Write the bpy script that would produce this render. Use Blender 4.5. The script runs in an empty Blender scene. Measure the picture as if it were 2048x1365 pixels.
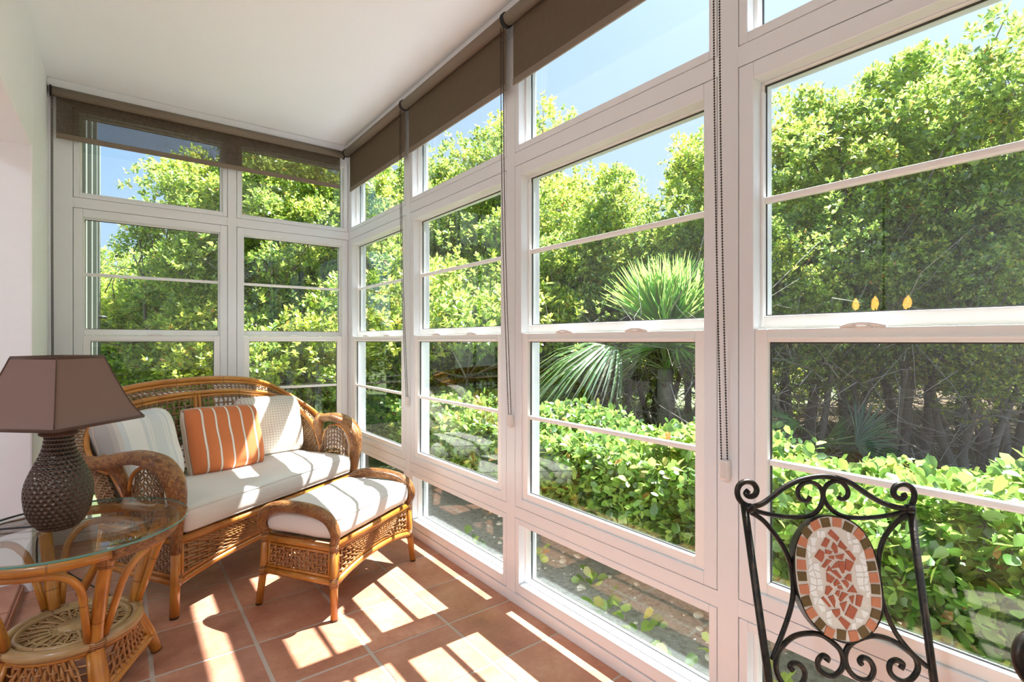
import bpy, bmesh, math, random
import numpy as np
from mathutils import Vector, Matrix, noise
C = bpy.context.scene.collection
SC = bpy.context.scene
random.seed(7)
PI = math.pi
R = math.radians

# ------------------------------------------------------------------ camera, sky, sun, exposure
cam = bpy.data.cameras.new('camera'); camo = bpy.data.objects.new('camera', cam); C.objects.link(camo)
cam.sensor_width = 36.0; cam.lens = 1026.0 / 2048 * 36.0; cam.clip_start = 0.02; cam.clip_end = 400
YAW = math.atan(782 / 1026.0)
camo.location = (0, 0, 1.2); camo.rotation_euler = (PI / 2, 0, -YAW)
SC.camera = camo

w = bpy.data.worlds.new('sky'); SC.world = w; w.use_nodes = True
nt = w.node_tree; nt.nodes.clear()
out = nt.nodes.new('ShaderNodeOutputWorld'); bg = nt.nodes.new('ShaderNodeBackground')
tc = nt.nodes.new('ShaderNodeTexCoord'); sep = nt.nodes.new('ShaderNodeSeparateXYZ')
nt.links.new(tc.outputs['Generated'], sep.inputs[0])
def sky_ramp(stops):
    rp = nt.nodes.new('ShaderNodeValToRGB'); nt.links.new(sep.outputs['Z'], rp.inputs[0]); e = rp.color_ramp.elements
    while len(e) < len(stops): e.new(.5)
    for q, (p, c) in zip(e, stops): q.position = p; q.color = (*c, 1)
    return rp.outputs[0]
SUN_DIR = Vector((0.523, 0.004, 1.0)).normalized()
# clear sky: whiter on the sun's side, deeper blue away from it, a soft glow round the sun
near = sky_ramp([(0, (.42, .49, .55)), (.25, (.31, .40, .50)), (.6, (.24, .35, .51)), (1, (.25, .37, .54))])
away = sky_ramp([(0, (.32, .41, .50)), (.15, (.19, .31, .46)), (.4, (.12, .25, .44)), (1, (.11, .23, .45))])
mr = nt.nodes.new('ShaderNodeMapRange'); mr.interpolation_type = 'SMOOTHSTEP'; nt.links.new(sep.outputs['X'], mr.inputs[0]); mr.inputs[1].default_value = -.35; mr.inputs[2].default_value = .55
mx_ = nt.nodes.new('ShaderNodeMix'); mx_.data_type = 'RGBA'; nt.links.new(mr.outputs[0], mx_.inputs[0]); nt.links.new(away, mx_.inputs[6]); nt.links.new(near, mx_.inputs[7])
dt = nt.nodes.new('ShaderNodeVectorMath'); dt.operation = 'DOT_PRODUCT'; nt.links.new(tc.outputs['Generated'], dt.inputs[0]); dt.inputs[1].default_value = SUN_DIR
mxx = nt.nodes.new('ShaderNodeMath'); mxx.operation = 'MAXIMUM'; nt.links.new(dt.outputs['Value'], mxx.inputs[0]); mxx.inputs[1].default_value = 0
pw = nt.nodes.new('ShaderNodeMath'); pw.operation = 'POWER'; nt.links.new(mxx.outputs[0], pw.inputs[0]); pw.inputs[1].default_value = 9
ad = nt.nodes.new('ShaderNodeMix'); ad.data_type = 'RGBA'; ad.blend_type = 'ADD'; nt.links.new(pw.outputs[0], ad.inputs[0]); nt.links.new(mx_.outputs[2], ad.inputs[6]); ad.inputs[7].default_value = (.7, .7, .68, 1)
nt.links.new(ad.outputs[2], bg.inputs[0]); bg.inputs[1].default_value = 0.84
nt.links.new(bg.outputs[0], out.inputs[0])

sun = bpy.data.lights.new('sun', 'SUN'); sun.energy = 9.0; sun.angle = R(0.55); sun.color = (1.0, 1.0, 0.99)
suno = bpy.data.objects.new('sun', sun); C.objects.link(suno)
suno.location = (12, 2, 20)
suno.rotation_euler = Vector((0.523, 0.004, 1.0)).to_track_quat('Z', 'Y').to_euler()
SC.view_settings.view_transform = 'Standard'; SC.view_settings.look = 'None'
SC.view_settings.gamma = 1.0; SC.view_settings.use_curve_mapping = False
SC.view_settings.exposure = 1.52
SC.cycles.max_bounces = 14; SC.cycles.diffuse_bounces = 8; SC.cycles.transparent_max_bounces = 24
SC.cycles.glossy_bounces = 4; SC.cycles.transmission_bounces = 6
SC.cycles.caustics_reflective = False; SC.cycles.caustics_refractive = False
SC.cycles.sample_clamp_indirect = 6.0

# ------------------------------------------------------------------ node helpers and materials
class NT:
    def __init__(s, name):
        s.m = bpy.data.materials.new(name); s.m.use_nodes = True; s.t = s.m.node_tree; s.t.nodes.clear()
        s.out = s.t.nodes.new('ShaderNodeOutputMaterial')
    def n(s, typ, **kw):
        nd = s.t.nodes.new('ShaderNode' + typ)
        for k, v in kw.items():
            if k.startswith('i_'):
                key = k[2:]; key = int(key) if key.isdigit() else key.replace('_', ' ')
                s.set(nd.inputs[key], v)
            else: setattr(nd, k, v)
        return nd
    def set(s, inp, v):
        if isinstance(v, bpy.types.NodeSocket): s.t.links.new(v, inp)
        elif isinstance(v, bpy.types.Node): s.t.links.new(v.outputs[0], inp)
        else: inp.default_value = v
    def math(s, op, a, b=None, c=None):
        nd = s.t.nodes.new('ShaderNodeMath'); nd.operation = op
        for i, v in enumerate((a, b, c)):
            if v is not None: s.set(nd.inputs[i], v)
        return nd.outputs[0]
    def mix(s, f, a, b, blend='MIX'):
        nd = s.t.nodes.new('ShaderNodeMix'); nd.data_type = 'RGBA'; nd.blend_type = blend
        s.set(nd.inputs[0], f); s.set(nd.inputs[6], a); s.set(nd.inputs[7], b)
        return nd.outputs[2]
    def ramp(s, f, stops, interp='LINEAR'):
        nd = s.t.nodes.new('ShaderNodeValToRGB'); cr = nd.color_ramp; cr.interpolation = interp
        s.set(nd.inputs[0], f)
        while len(cr.elements) < len(stops): cr.elements.new(0.5)
        for el, (p, c) in zip(cr.elements, stops):
            el.position = p; el.color = c if len(c) == 4 else (*c, 1)
        return nd.outputs[0]
    def noise(s, scale, detail=3, rough=.5, vec=None, **kw):
        nd = s.n('TexNoise'); nd.inputs['Scale'].default_value = scale; nd.inputs['Detail'].default_value = detail
        nd.inputs['Roughness'].default_value = rough
        if vec is not None: s.set(nd.inputs['Vector'], vec)
        return nd.outputs[0]
    def obj(s): return s.n('TexCoord').outputs['Object']
    def uv(s): return s.n('TexCoord').outputs['UV']
    def map(s, v, scale=(1, 1, 1), rot=(0, 0, 0), loc=(0, 0, 0)):
        nd = s.n('Mapping'); s.set(nd.inputs[0], v); nd.inputs['Scale'].default_value = scale
        nd.inputs['Rotation'].default_value = rot; nd.inputs['Location'].default_value = loc
        return nd.outputs[0]
    def bump(s, h, dist=.002, strength=1.0):
        nd = s.n('Bump'); nd.inputs['Distance'].default_value = dist; nd.inputs['Strength'].default_value = strength
        s.set(nd.inputs['Height'], h); return nd.outputs[0]
    def pbr(s, col, rough=.5, metal=0, normal=None, spec=.5, **kw):
        nd = s.n('BsdfPrincipled'); s.set(nd.inputs['Base Color'], col if not isinstance(col, tuple) or len(col) == 4 else (*col, 1))
        s.set(nd.inputs['Roughness'], rough); s.set(nd.inputs['Metallic'], metal); s.set(nd.inputs['Specular IOR Level'], spec)
        if normal is not None: s.set(nd.inputs['Normal'], normal)
        for k, v in kw.items(): s.set(nd.inputs[k.replace('_', ' ')], v)
        s.t.links.new(nd.outputs[0], s.out.inputs[0]); return nd
    def final(s, sh): s.set(s.out.inputs[0], sh); return s.m

def m_plain(name, col, rough=.5, metal=0, bs=0, bd=.001, var=0.0):
    t = NT(name); o = t.obj(); nz = t.noise(bs or 8, 4, .6, o)
    c = t.mix(nz, (*[max(0, x * (1 - var)) for x in col], 1), (*[min(1, x * (1 + var)) for x in col], 1))
    t.pbr(c, rough, metal, t.bump(nz, bd) if bs else None); return t.m

M = {}
M['wall'] = m_plain('plaster_white', (.91, .93, .96), .85, bs=35, bd=.0008, var=.015)
M['ceiling'] = m_plain('ceiling_white', (.91, .94, .97), .9, bs=60, bd=.0006, var=.01)
M['vinyl'] = m_plain('vinyl_white', (.80, .83, .865), .32, bs=14, bd=.0002, var=.012)
M['vinyl_b'] = m_plain('vinyl_bright', (.90, .90, .89), .3, bs=14, bd=.0002, var=.01)
M['ext_wall'] = m_plain('exterior_pale_green', (.20, .22, .19), .7, bs=20, bd=.001, var=.05)
M['gasket'] = m_plain('dark_gasket', (.05, .05, .05), .6)
M['black'] = m_plain('black_plastic', (.006, .006, .006), .6)
M['chain'] = m_plain('bronze_bead', (.018, .010, .007), .4)
M['clear'] = m_plain('frosted_plastic', (.72, .69, .67), .2)
M['cord'] = m_plain('black_cord', (.01, .01, .01), .5)
M['foot'] = m_plain('dark_foot_cap', (.03, .02, .015), .5)

def m_pane(name, tint, f0):
    # thin pane: Schlick reflection on each face, straight transmission
    t = NT(name); geo = t.n('NewGeometry'); dp = t.n('VectorMath', operation='DOT_PRODUCT'); t.set(dp.inputs[0], geo.outputs['Incoming']); t.set(dp.inputs[1], geo.outputs['Normal'])
    c = t.math('ABSOLUTE', dp.outputs['Value']); fr = t.math('ADD', f0, t.math('MULTIPLY', 1 - f0, t.math('POWER', t.math('SUBTRACT', 1, c), 5)))
    tr = t.n('BsdfTransparent'); tr.inputs[0].default_value = tint
    gl = t.n('BsdfGlossy'); gl.inputs['Roughness'].default_value = 0.0
    mx = t.n('MixShader'); t.set(mx.inputs[0], fr); t.set(mx.inputs[1], tr); t.set(mx.inputs[2], gl)
    return t.final(mx)
M['glass'] = m_pane('window_glass', (.968, .985, .975, 1), .05)
M['tglass'] = m_pane('table_glass', (.94, .978, .955, 1), .055)
M['glass_edge'] = m_plain('glass_edge_green', (.10, .26, .22), .1)

def m_fabric_blind():
    t = NT('solar_screen_fabric')
    o = t.obj(); wv = t.noise(1, 2, .5, t.map(o, (260, 260, 24))); wh = t.noise(1, 2, .5, t.map(o, (24, 24, 260)))
    s_ = t.math('ADD', wv, wh)
    geo = t.n('NewGeometry'); dp = t.n('VectorMath', operation='DOT_PRODUCT'); t.set(dp.inputs[0], geo.outputs['Incoming']); t.set(dp.inputs[1], geo.outputs['Normal'])
    c = t.math('ABSOLUTE', dp.outputs['Value'])
    # the holes of a thick weave close as the view gets oblique
    op = t.n('MapRange'); t.set(op.inputs[0], c); op.inputs[1].default_value = .62; op.inputs[2].default_value = .95; op.inputs[3].default_value = .015; op.inputs[4].default_value = .46
    f = t.math('MULTIPLY', op.outputs[0], t.math('ADD', t.math('MULTIPLY', s_, .5), .5))
    col = t.mix(wv, (.16, .12, .085, 1), (.22, .17, .125, 1))
    d = t.n('BsdfDiffuse'); t.set(d.inputs[0], col); tl = t.n('BsdfTranslucent'); t.set(tl.inputs[0], col)
    m1 = t.n('MixShader'); m1.inputs[0].default_value = .3; t.set(m1.inputs[1], d); t.set(m1.inputs[2], tl)
    tr = t.n('BsdfTransparent'); mx = t.n('MixShader'); t.set(mx.inputs[0], f); t.set(mx.inputs[1], m1); t.set(mx.inputs[2], tr)
    return t.final(mx)
M['blind'] = m_fabric_blind()
M['roller'] = m_plain('roller_fabric', (.22, .175, .13), .75, bs=150, bd=.0004, var=.12)

def m_tile():
    t = NT('terracotta_tile'); o = t.obj(); oi = t.n('ObjectInfo')
    off = t.n('VectorMath', operation='ADD'); t.set(off.inputs[0], o)
    sc = t.n('VectorMath', operation='SCALE'); t.set(sc.inputs[0], oi.outputs['Location']); sc.inputs['Scale'].default_value = 3.7
    t.set(off.inputs[1], sc.outputs[0])
    n1 = t.noise(5.5, 4, .55, off.outputs[0]); n2 = t.noise(45, 5, .65, off.outputs[0]); n3 = t.noise(2.6, 2, .5, off.outputs[0])
    f = t.math('ADD', t.math('MULTIPLY', n1, .7), t.math('MULTIPLY', n2, .3))
    c = t.ramp(f, [(.30, (.30, .12, .075)), (.43, (.43, .18, .105)), (.55, (.52, .245, .15)), (.70, (.62, .35, .23))])
    c = t.mix(t.math('MULTIPLY', t.math('SUBTRACT', n3, .35), 1.2), c, (.38, .18, .13, 1))
    hs = t.n('HueSaturation'); t.set(hs.inputs['Value'], t.math('ADD', .9, t.math('MULTIPLY', oi.outputs['Random'], .2))); t.set(hs.inputs['Color'], c)
    t.pbr(hs.outputs[0], t.math('ADD', .30, t.math('MULTIPLY', n2, .25)), 0, t.bump(t.math('ADD', n1, t.math('MULTIPLY', n2, .2)), .003), .4); return t.m
M['tile'] = m_tile()
M['grout'] = m_plain('grey_grout', (.50, .41, .34), .9, bs=90, bd=.0008, var=.12)

def m_rattan(name, dark, mid, light, rough=.3):
    t = NT(name); u = t.uv(); o = t.obj()
    n1 = t.noise(1, 4, .6, t.map(u, (6, 9, 1))); n2 = t.noise(9, 3, .6, o)
    n4 = t.noise(1, 3, .6, t.map(u, (60, 3, 1)))
    f = t.math('ADD', t.math('ADD', t.math('MULTIPLY', n1, .4), t.math('MULTIPLY', n2, .35)), t.math('MULTIPLY', n4, .25))
    c = t.ramp(f, [(.33, dark), (.48, mid), (.66, light)])
    sp = t.n('SeparateXYZ'); t.set(sp.inputs[0], t.map(u, (1, 3.3, 1)))
    ring = t.math('LESS_THAN', t.math('FRACT', sp.outputs[1]), .018)
    c = t.mix(t.math('MULTIPLY', ring, .55), c, (*[x * .4 for x in dark], 1))
    t.pbr(c, rough, 0, t.bump(f, .0008), .5, Coat_Weight=.35, Coat_Roughness=.15); return t.m
M['rattan'] = m_rattan('varnished_rattan', (.24, .07, .010), (.46, .175, .024), (.62, .30, .055))
M['rattan_pale'] = m_rattan('pale_rattan', (.22, .12, .045), (.38, .23, .09), (.52, .35, .16), .4)
M['weave'] = m_rattan('woven_rattan', (.10, .045, .018), (.26, .14, .06), (.46, .29, .14), .42)
M['weave_o'] = m_rattan('woven_rattan_orange', (.16, .05, .014), (.36, .15, .04), (.52, .28, .10), .38)

def m_braid(name, dark, mid, light, nu=5, nv=125):
    # herringbone wrap: strands slant one way in one column and the other way in the next (uv: u round, v in metres)
    t = NT(name); sp = t.n('SeparateXYZ'); t.set(sp.inputs[0], t.uv())
    a = t.math('MULTIPLY', sp.outputs[0], nu); tri = t.math('ABSOLUTE', t.math('SUBTRACT', t.math('FRACT', a), .5))
    y = t.math('ADD', t.math('MULTIPLY', sp.outputs[1], nv), t.math('MULTIPLY', tri, 3.4))
    fr = t.math('FRACT', y); h = t.math('SINE', t.math('MULTIPLY', fr, PI))
    edge = t.math('ABSOLUTE', t.math('SUBTRACT', t.math('FRACT', t.math('MULTIPLY', a, 2)), .5))
    h2 = t.math('MULTIPLY', t.math('POWER', h, .5), t.math('MINIMUM', 1, t.math('MULTIPLY', t.math('SUBTRACT', .53, edge), 9)))
    nz = t.noise(14, 4, .6, t.obj()); wn = t.n('TexWhiteNoise', noise_dimensions='2D')
    cb = t.n('CombineXYZ'); t.set(cb.inputs[0], t.math('FLOOR', t.math('MULTIPLY', a, 2))); t.set(cb.inputs[1], t.math('FLOOR', y)); t.set(wn.inputs['Vector'], cb.outputs[0])
    f = t.math('ADD', t.math('MULTIPLY', nz, .7), t.math('MULTIPLY', wn.outputs[0], .35))
    c = t.ramp(f, [(.3, dark), (.5, mid), (.75, light)])
    c = t.mix(t.math('SUBTRACT', 1, t.math('MINIMUM', 1, t.math('MULTIPLY', h2, 2.0))), c, (*[x * .3 for x in dark], 1))
    t.pbr(c, .35, 0, t.bump(h2, .003), .5, Coat_Weight=.25, Coat_Roughness=.2); return t.m
M['braid'] = m_braid('braided_rattan', (.17, .055, .016), (.33, .13, .036), (.50, .24, .07))
M['wrap'] = m_braid('rattan_binding', (.22, .08, .02), (.40, .17, .045), (.52, .26, .08), nu=.5, nv=150)

def m_cloth(name, col, scale=420, var=.05, extra=None, uvs=False, bd=.0006):
    t = NT(name); o = t.obj()
    if extra: col = extra(t)
    else: col = (*col, 1)
    n1 = t.noise(scale, 2, .5, o); n2 = t.noise(7, 3, .5, o)
    c = t.mix(t.math('MULTIPLY', n1, var * 2), col, (.25, .24, .22, 1))
    t.pbr(c, .92, 0, t.bump(t.math('ADD', t.math('MULTIPLY', n1, .25), n2), bd * 6), .15, Sheen_Weight=.15); return t.m
M['cushion'] = m_cloth('cream_canvas', (.80, .77, .72))
M['piping'] = m_cloth('cream_piping', (.72, .69, .64))
def ex_orange(t):
    sp = t.n('SeparateXYZ'); t.set(sp.inputs[0], t.uv())
    f = t.math('FRACT', t.math('ADD', t.math('MULTIPLY', sp.outputs[0], 6.0), .05))
    wv = t.math('MULTIPLY', t.math('LESS_THAN', f, .17), t.math('GREATER_THAN', f, .03))
    gr = t.math('LESS_THAN', f, .20)
    c = t.mix(gr, (.62, .18, .055, 1), (.30, .16, .10, 1)); return t.mix(wv, c, (.82, .72, .62, 1))
M['orange'] = m_cloth('orange_stripe', None, extra=ex_orange)
def ex_blue(t):
    sp = t.n('SeparateXYZ'); t.set(sp.inputs[0], t.uv())
    W = (.78, .77, .73); B = (.62, .65, .645); G = (.50, .46, .42)
    return t.ramp(sp.outputs[0], [(0, (.42, .40, .37)), (.07, G), (.11, (.62, .58, .53)), (.16, B), (.22, W), (.42, W), (.43, B), (.48, (.67, .70, .69)), (.50, W), (.515, B), (.53, W),
      (.545, B), (.70, (.65, .68, .68)), (.715, W), (.73, B), (.745, W), (.76, B), (.80, W), (.93, W), (1, B)], 'CONSTANT')
M['bluestripe'] = m_cloth('pale_blue_stripe', None, extra=ex_blue)
def ex_check(t):
    sp = t.n('SeparateXYZ'); t.set(sp.inputs[0], t.uv())
    a = t.math('LESS_THAN', t.math('FRACT', t.math('MULTIPLY', sp.outputs[0], 24)), .14)
    b = t.math('LESS_THAN', t.math('FRACT', t.math('MULTIPLY', sp.outputs[1], 24)), .14)
    return t.mix(t.math('MULTIPLY', t.math('MAXIMUM', a, b), .7), (.76, .70, .62, 1), (.33, .26, .20, 1))
M['check'] = m_cloth('beige_check', None, extra=ex_check)
M['tan'] = m_cloth('beige_back_cloth', (.55, .46, .38))
M['shade'] = m_cloth('brown_shade_cloth', (.20, .125, .10), 300)
M['shade_trim'] = m_cloth('dark_brown_trim', (.085, .045, .03), 300)
M['lampbase'] = m_plain('hammered_bronze', (.085, .062, .048), .22, .7, bs=40, bd=.0004, var=.45)
def m_iron():
    t = NT('wrought_iron'); n1 = t.noise(60, 4, .6, t.obj())
    c = t.ramp(n1, [(.4, (.012, .011, .011)), (.58, (.03, .022, .017)), (.75, (.075, .042, .026))])
    t.pbr(c, .38, .55, t.bump(n1, .0012), .5); return t.m
M['iron'] = m_iron()
M['grout_w'] = m_plain('mosaic_grout', (.68, .63, .58), .8, bs=200, bd=.0005, var=.1)
M['ms_red'] = m_plain('mosaic_terracotta', (.38, .095, .045), .55, bs=180, bd=.0006, var=.28)
M['ms_peach'] = m_plain('mosaic_peach', (.50, .18, .09), .5, bs=180, bd=.0005, var=.2)
M['ms_olive'] = m_plain('mosaic_bronze', (.12, .07, .018), .35, bs=220, bd=.0008, var=.5)
M['ms_white'] = m_plain('mosaic_white', (.82, .81, .80), .3, bs=30, bd=.0003, var=.04)

def m_leaf(name, trans=.55, gloss=.09, sat=1.0):
    t = NT(name); at = t.n('Attribute', attribute_name='col')
    col = at.outputs['Color']
    d = t.n('BsdfDiffuse'); t.set(d.inputs[0], col)
    hs = t.n('HueSaturation'); hs.inputs['Hue'].default_value = .48; hs.inputs['Saturation'].default_value = .95; hs.inputs['Value'].default_value = 2.4; t.set(hs.inputs['Color'], col)
    tl = t.n('BsdfTranslucent'); t.set(tl.inputs[0], hs.outputs[0])
    m1 = t.n('MixShader'); m1.inputs[0].default_value = trans; t.set(m1.inputs[1], d); t.set(m1.inputs[2], tl)
    gl = t.n('BsdfGlossy'); gl.inputs['Roughness'].default_value = .38; gl.inputs[0].default_value = (.9, .95, .9, 1)
    mx = t.n('MixShader'); mx.inputs[0].default_value = gloss; t.set(mx.inputs[1], m1); t.set(mx.inputs[2], gl)
    return t.final(mx)
M['leaf'] = m_leaf('tree_leaf'); M['hedgeleaf'] = m_leaf('hedge_leaf', .45, .07)
M['bark'] = m_plain('grey_bark', (.22, .19, .16), .9, bs=25, bd=.01, var=.4)
M['twig'] = m_plain('dry_twig', (.36, .32, .28), .9, bs=10, bd=.002, var=.35)
def m_ground():
    t = NT('sandy_ground'); o = t.obj(); n1 = t.noise(1.2, 5, .6, o); n2 = t.noise(30, 6, .7, o); n3 = t.noise(160, 3, .7, o)
    sp = t.n('SeparateXYZ'); t.set(sp.inputs[0], o)
    sand = t.ramp(n2, [(.35, (.34, .32, .29)), (.5, (.56, .54, .51)), (.7, (.72, .70, .67))])
    sand = t.mix(t.math('MULTIPLY', n3, .5), sand, (.30, .27, .24, 1))
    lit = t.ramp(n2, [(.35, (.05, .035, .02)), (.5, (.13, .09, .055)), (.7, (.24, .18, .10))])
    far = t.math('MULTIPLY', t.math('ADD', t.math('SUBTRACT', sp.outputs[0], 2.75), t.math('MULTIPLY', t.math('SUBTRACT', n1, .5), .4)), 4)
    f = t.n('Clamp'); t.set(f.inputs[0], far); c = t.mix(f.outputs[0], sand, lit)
    gr = t.ramp(n2, [(.3, (.14, .17, .07)), (.6, (.28, .33, .16)), (.8, (.42, .45, .28))])
    g = t.n('Clamp'); t.set(g.inputs[0], t.math('MULTIPLY', t.math('SUBTRACT', sp.outputs[1], 4.6), 2))
    c = t.mix(g.outputs[0], c, gr)
    t.pbr(c, .95, 0, t.bump(t.math('ADD', n2, t.math('MULTIPLY', n3, .4)), .02), .2); return t.m
M['ground'] = m_ground()
M['shell'] = m_plain('pale_shell', (.66, .60, .52), .6, bs=60, bd=.001, var=.15)

# ------------------------------------------------------------------ mesh builder
class MB:
    def __init__(s): s.v = []; s.f = []; s.uv = []; s.mi = []
    def add(s, vs, fs, uvs=None, mi=0):
        b = len(s.v); s.v += [tuple(p) for p in vs]; s.f += [tuple(b + i for i in q) for q in fs]
        s.uv += (list(uvs) if uvs else [(p[0], p[2]) for p in vs]); s.mi += [mi] * len(fs)
    def box(s, x0, x1, y0, y1, z0, z1):
        vs = [(x, y, z) for z in (z0, z1) for y in (y0, y1) for x in (x0, x1)]
        s.add(vs, [(0, 2, 3, 1), (4, 5, 7, 6), (0, 1, 5, 4), (2, 6, 7, 3), (0, 4, 6, 2), (1, 3, 7, 5)])
    def tube(s, pts, r, n=8, closed=False, up=None, cap=True, v0=0.0):
        """sweep; r is a number, or a list of numbers / (a,b) half sizes; up fixes the b axis"""
        P = [Vector(p) for p in pts]; k = len(P); rs = r if isinstance(r, (list, tuple)) else [r] * k
        T = []
        for i in range(k):
            a = P[(i - 1) % k] if (closed or i > 0) else P[i]; b = P[(i + 1) % k] if (closed or i < k - 1) else P[i]
            d = b - a; T.append(d.normalized() if d.length > 1e-9 else Vector((0, 0, 1)))
        N = Vector((0, 0, 1)) if abs(T[0].z) < .9 else Vector((1, 0, 0))
        if up is not None: N = Vector(up)
        vs, uvs = [], []; L = v0
        for i in range(k):
            U = (Vector(up) if up is not None else N); U = U - T[i] * U.dot(T[i])
            if U.length < 1e-5: U = T[i].orthogonal()
            U.normalize(); N = U; S = T[i].cross(U)
            a, b = rs[i] if isinstance(rs[i], (list, tuple)) else (rs[i], rs[i])
            if i > 0: L += (P[i] - P[i - 1]).length
            for j in range(n):
                th = 2 * PI * j / n
                vs.append(P[i] + S * (a * math.cos(th)) + U * (b * math.sin(th))); uvs.append((1 - abs(2 * j / n - 1), L))
        fs = []
        for i in range(k if closed else k - 1):
            for j in range(n):
                fs.append((i * n + j, i * n + (j + 1) % n, ((i + 1) % k) * n + (j + 1) % n, ((i + 1) % k) * n + j))
        if cap and not closed:
            fs.append(tuple(range(n - 1, -1, -1))); fs.append(tuple((k - 1) * n + j for j in range(n)))
        s.add(vs, fs, uvs)
    def lathe(s, prof, n=32, cx=0, cy=0, fn=None):
        vs, uvs, fs = [], [], []
        for i, (r, z) in enumerate(prof):
            for j in range(n):
                th = 2 * PI * j / n; rr = r + (fn(th, i, r, z) if fn else 0)
                vs.append((cx + rr * math.cos(th), cy + rr * math.sin(th), z)); uvs.append((j / n, z))
        for i in range(len(prof) - 1):
            for j in range(n): fs.append((i * n + j, i * n + (j + 1) % n, (i + 1) * n + (j + 1) % n, (i + 1) * n + j))
        s.add(vs, fs, uvs)
    def disc(s, cx, cy, z, r, n=32, flip=False):
        q = tuple(range(n)); s.add([(cx + r * math.cos(2 * PI * j / n), cy + r * math.sin(2 * PI * j / n), z) for j in range(n)], [q[::-1] if flip else q])
    def grid(s, fn, nu, nv, closed=False):
        vs = [fn(i / nu, j / nv) for i in range(nu + 1) for j in range(nv + 1)]
        uvs = [(i / nu, j / nv) for i in range(nu + 1) for j in range(nv + 1)]
        s.add(vs, [(i * (nv + 1) + j, (i + 1) * (nv + 1) + j, (i + 1) * (nv + 1) + j + 1, i * (nv + 1) + j + 1) for i in range(nu) for j in range(nv)], uvs)
    def mesh(s, name, mat, smooth=True):
        me = bpy.data.meshes.new(name); me.from_pydata(s.v, [], s.f)
        uvl = me.uv_layers.new(name='uv'); li = np.zeros(len(me.loops), dtype=np.int32); me.loops.foreach_get('vertex_index', li)
        uvl.data.foreach_set('uv', np.array(s.uv, dtype=np.float32)[li].ravel())
        for m_ in (mat if isinstance(mat, (list, tuple)) else [mat]): me.materials.append(m_)
        if any(s.mi): me.polygons.foreach_set('material_index', s.mi)
        if smooth: me.shade_smooth()
        me.update(); return me
    def build(s, name, mat, parent=None, smooth=True, bevel=0, **kw):
        o = bpy.data.objects.new(name, s.mesh(name, mat, smooth)); C.objects.link(o)
        if parent: o.parent = parent
        if bevel:
            b = o.modifiers.new('bevel', 'BEVEL'); b.width = bevel; b.segments = 2; b.limit_method = 'ANGLE'
        elif smooth == 'auto': pass
        tag(o, **kw); return o
def tag(o, label=None, cat=None, group=None, kind=None):
    if label: o['label'] = label
    if cat: o['category'] = cat
    if group: o['group'] = group
    if kind: o['kind'] = kind
    return o
def empty(name, loc=(0, 0, 0), rz=0, parent=None, **kw):
    o = bpy.data.objects.new(name, None); C.objects.link(o); o.location = loc; o.rotation_euler = (0, 0, rz); o.empty_display_size = .1
    if parent: o.parent = parent
    return tag(o, **kw)
def boxes(name, bs, mat, parent=None, bevel=0.0, **kw):
    m = MB()
    for b in bs: m.box(*b)
    return m.build(name, mat, parent, smooth=False, bevel=bevel, **kw)
def spline(pts, n=6, closed=False):
    P = [Vector(p) for p in pts]; k = len(P); res = []
    rng = range(k if closed else k - 1)
    for i in rng:
        g = (lambda j: P[j % k]) if closed else (lambda j: P[max(0, min(k - 1, j))])
        a, b, c, d = g(i - 1), g(i), g(i + 1), g(i + 2)
        for q in range(n):
            t = q / n; res.append(.5 * ((2 * b) + (c - a) * t + (2 * a - 5 * b + 4 * c - d) * t * t + (3 * b - a - 3 * c + d) * t ** 3))
    if not closed: res.append(P[-1])
    return res
def lerpn(vals, n):
    """resample list of numbers/tuples to n entries"""
    o = []
    for i in range(n):
        t = i / (n - 1) * (len(vals) - 1); a = int(min(len(vals) - 2, math.floor(t))); f = t - a
        x, y = vals[a], vals[a + 1]
        o.append(tuple(p + (q - p) * f for p, q in zip(x, y)) if isinstance(x, (tuple, list)) else x + (y - x) * f)
    return o
def copy_tree(o, parent=None):
    c = o.copy(); C.objects.link(c)
    if parent: c.parent = parent
    for ch in list(o.children): copy_tree(ch, c)
    return c

# ------------------------------------------------------------------ room shell
CZ = 2.72; OX_ = -.638; XR = 1.43; XL = -.338; YB = 4.01
floor = boxes('floor', [(XL - .03, XR + .04, -1.6, YB + .04, -.12, -.0012)], M['grout'], kind='structure')
TP = .338; TS = .330
tm = MB(); tm.box(-TS / 2, TS / 2, -TS / 2, TS / 2, -.02, 0)
tile_me = tm.mesh('floor_tile', M['tile'], False)
tb = bmesh.new(); tb.from_mesh(tile_me); bmesh.ops.bevel(tb, geom=[e_ for e_ in tb.edges if all(v.co.z > -.01 for v in e_.verts)], offset=.0035, segments=2, affect='EDGES'); tb.to_mesh(tile_me); tb.free()
def tile_piece(x0, x1, y0, y1, parent, z=0.0):
    full = abs((x1 - x0) - TS) < 1e-4 and abs((y1 - y0) - TS) < 1e-4
    if full: me = tile_me
    else:
        q = MB(); a, b = (x1 - x0) / 2, (y1 - y0) / 2; q.box(-a, a, -b, b, -.02, 0); me = q.mesh('floor_tile', M['tile'], False)
    o = bpy.data.objects.new('floor_tile', me); C.objects.link(o); o.parent = parent
    o.location = ((x0 + x1) / 2, (y0 + y1) / 2, z + random.uniform(-.0006, .0006)); o.rotation_euler = (random.uniform(-.0015, .0015), random.uniform(-.0015, .0015), 0)
g = (TP - TS) / 2
xs = [.427 - TP * k for k in range(3, 0, -1)] + [.427 + TP * k for k in range(0, 4)]
ys = [1.56 - .3345 * k for k in range(9, 0, -1)] + [1.56 + .3345 * k for k in range(0, 9)]
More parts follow.
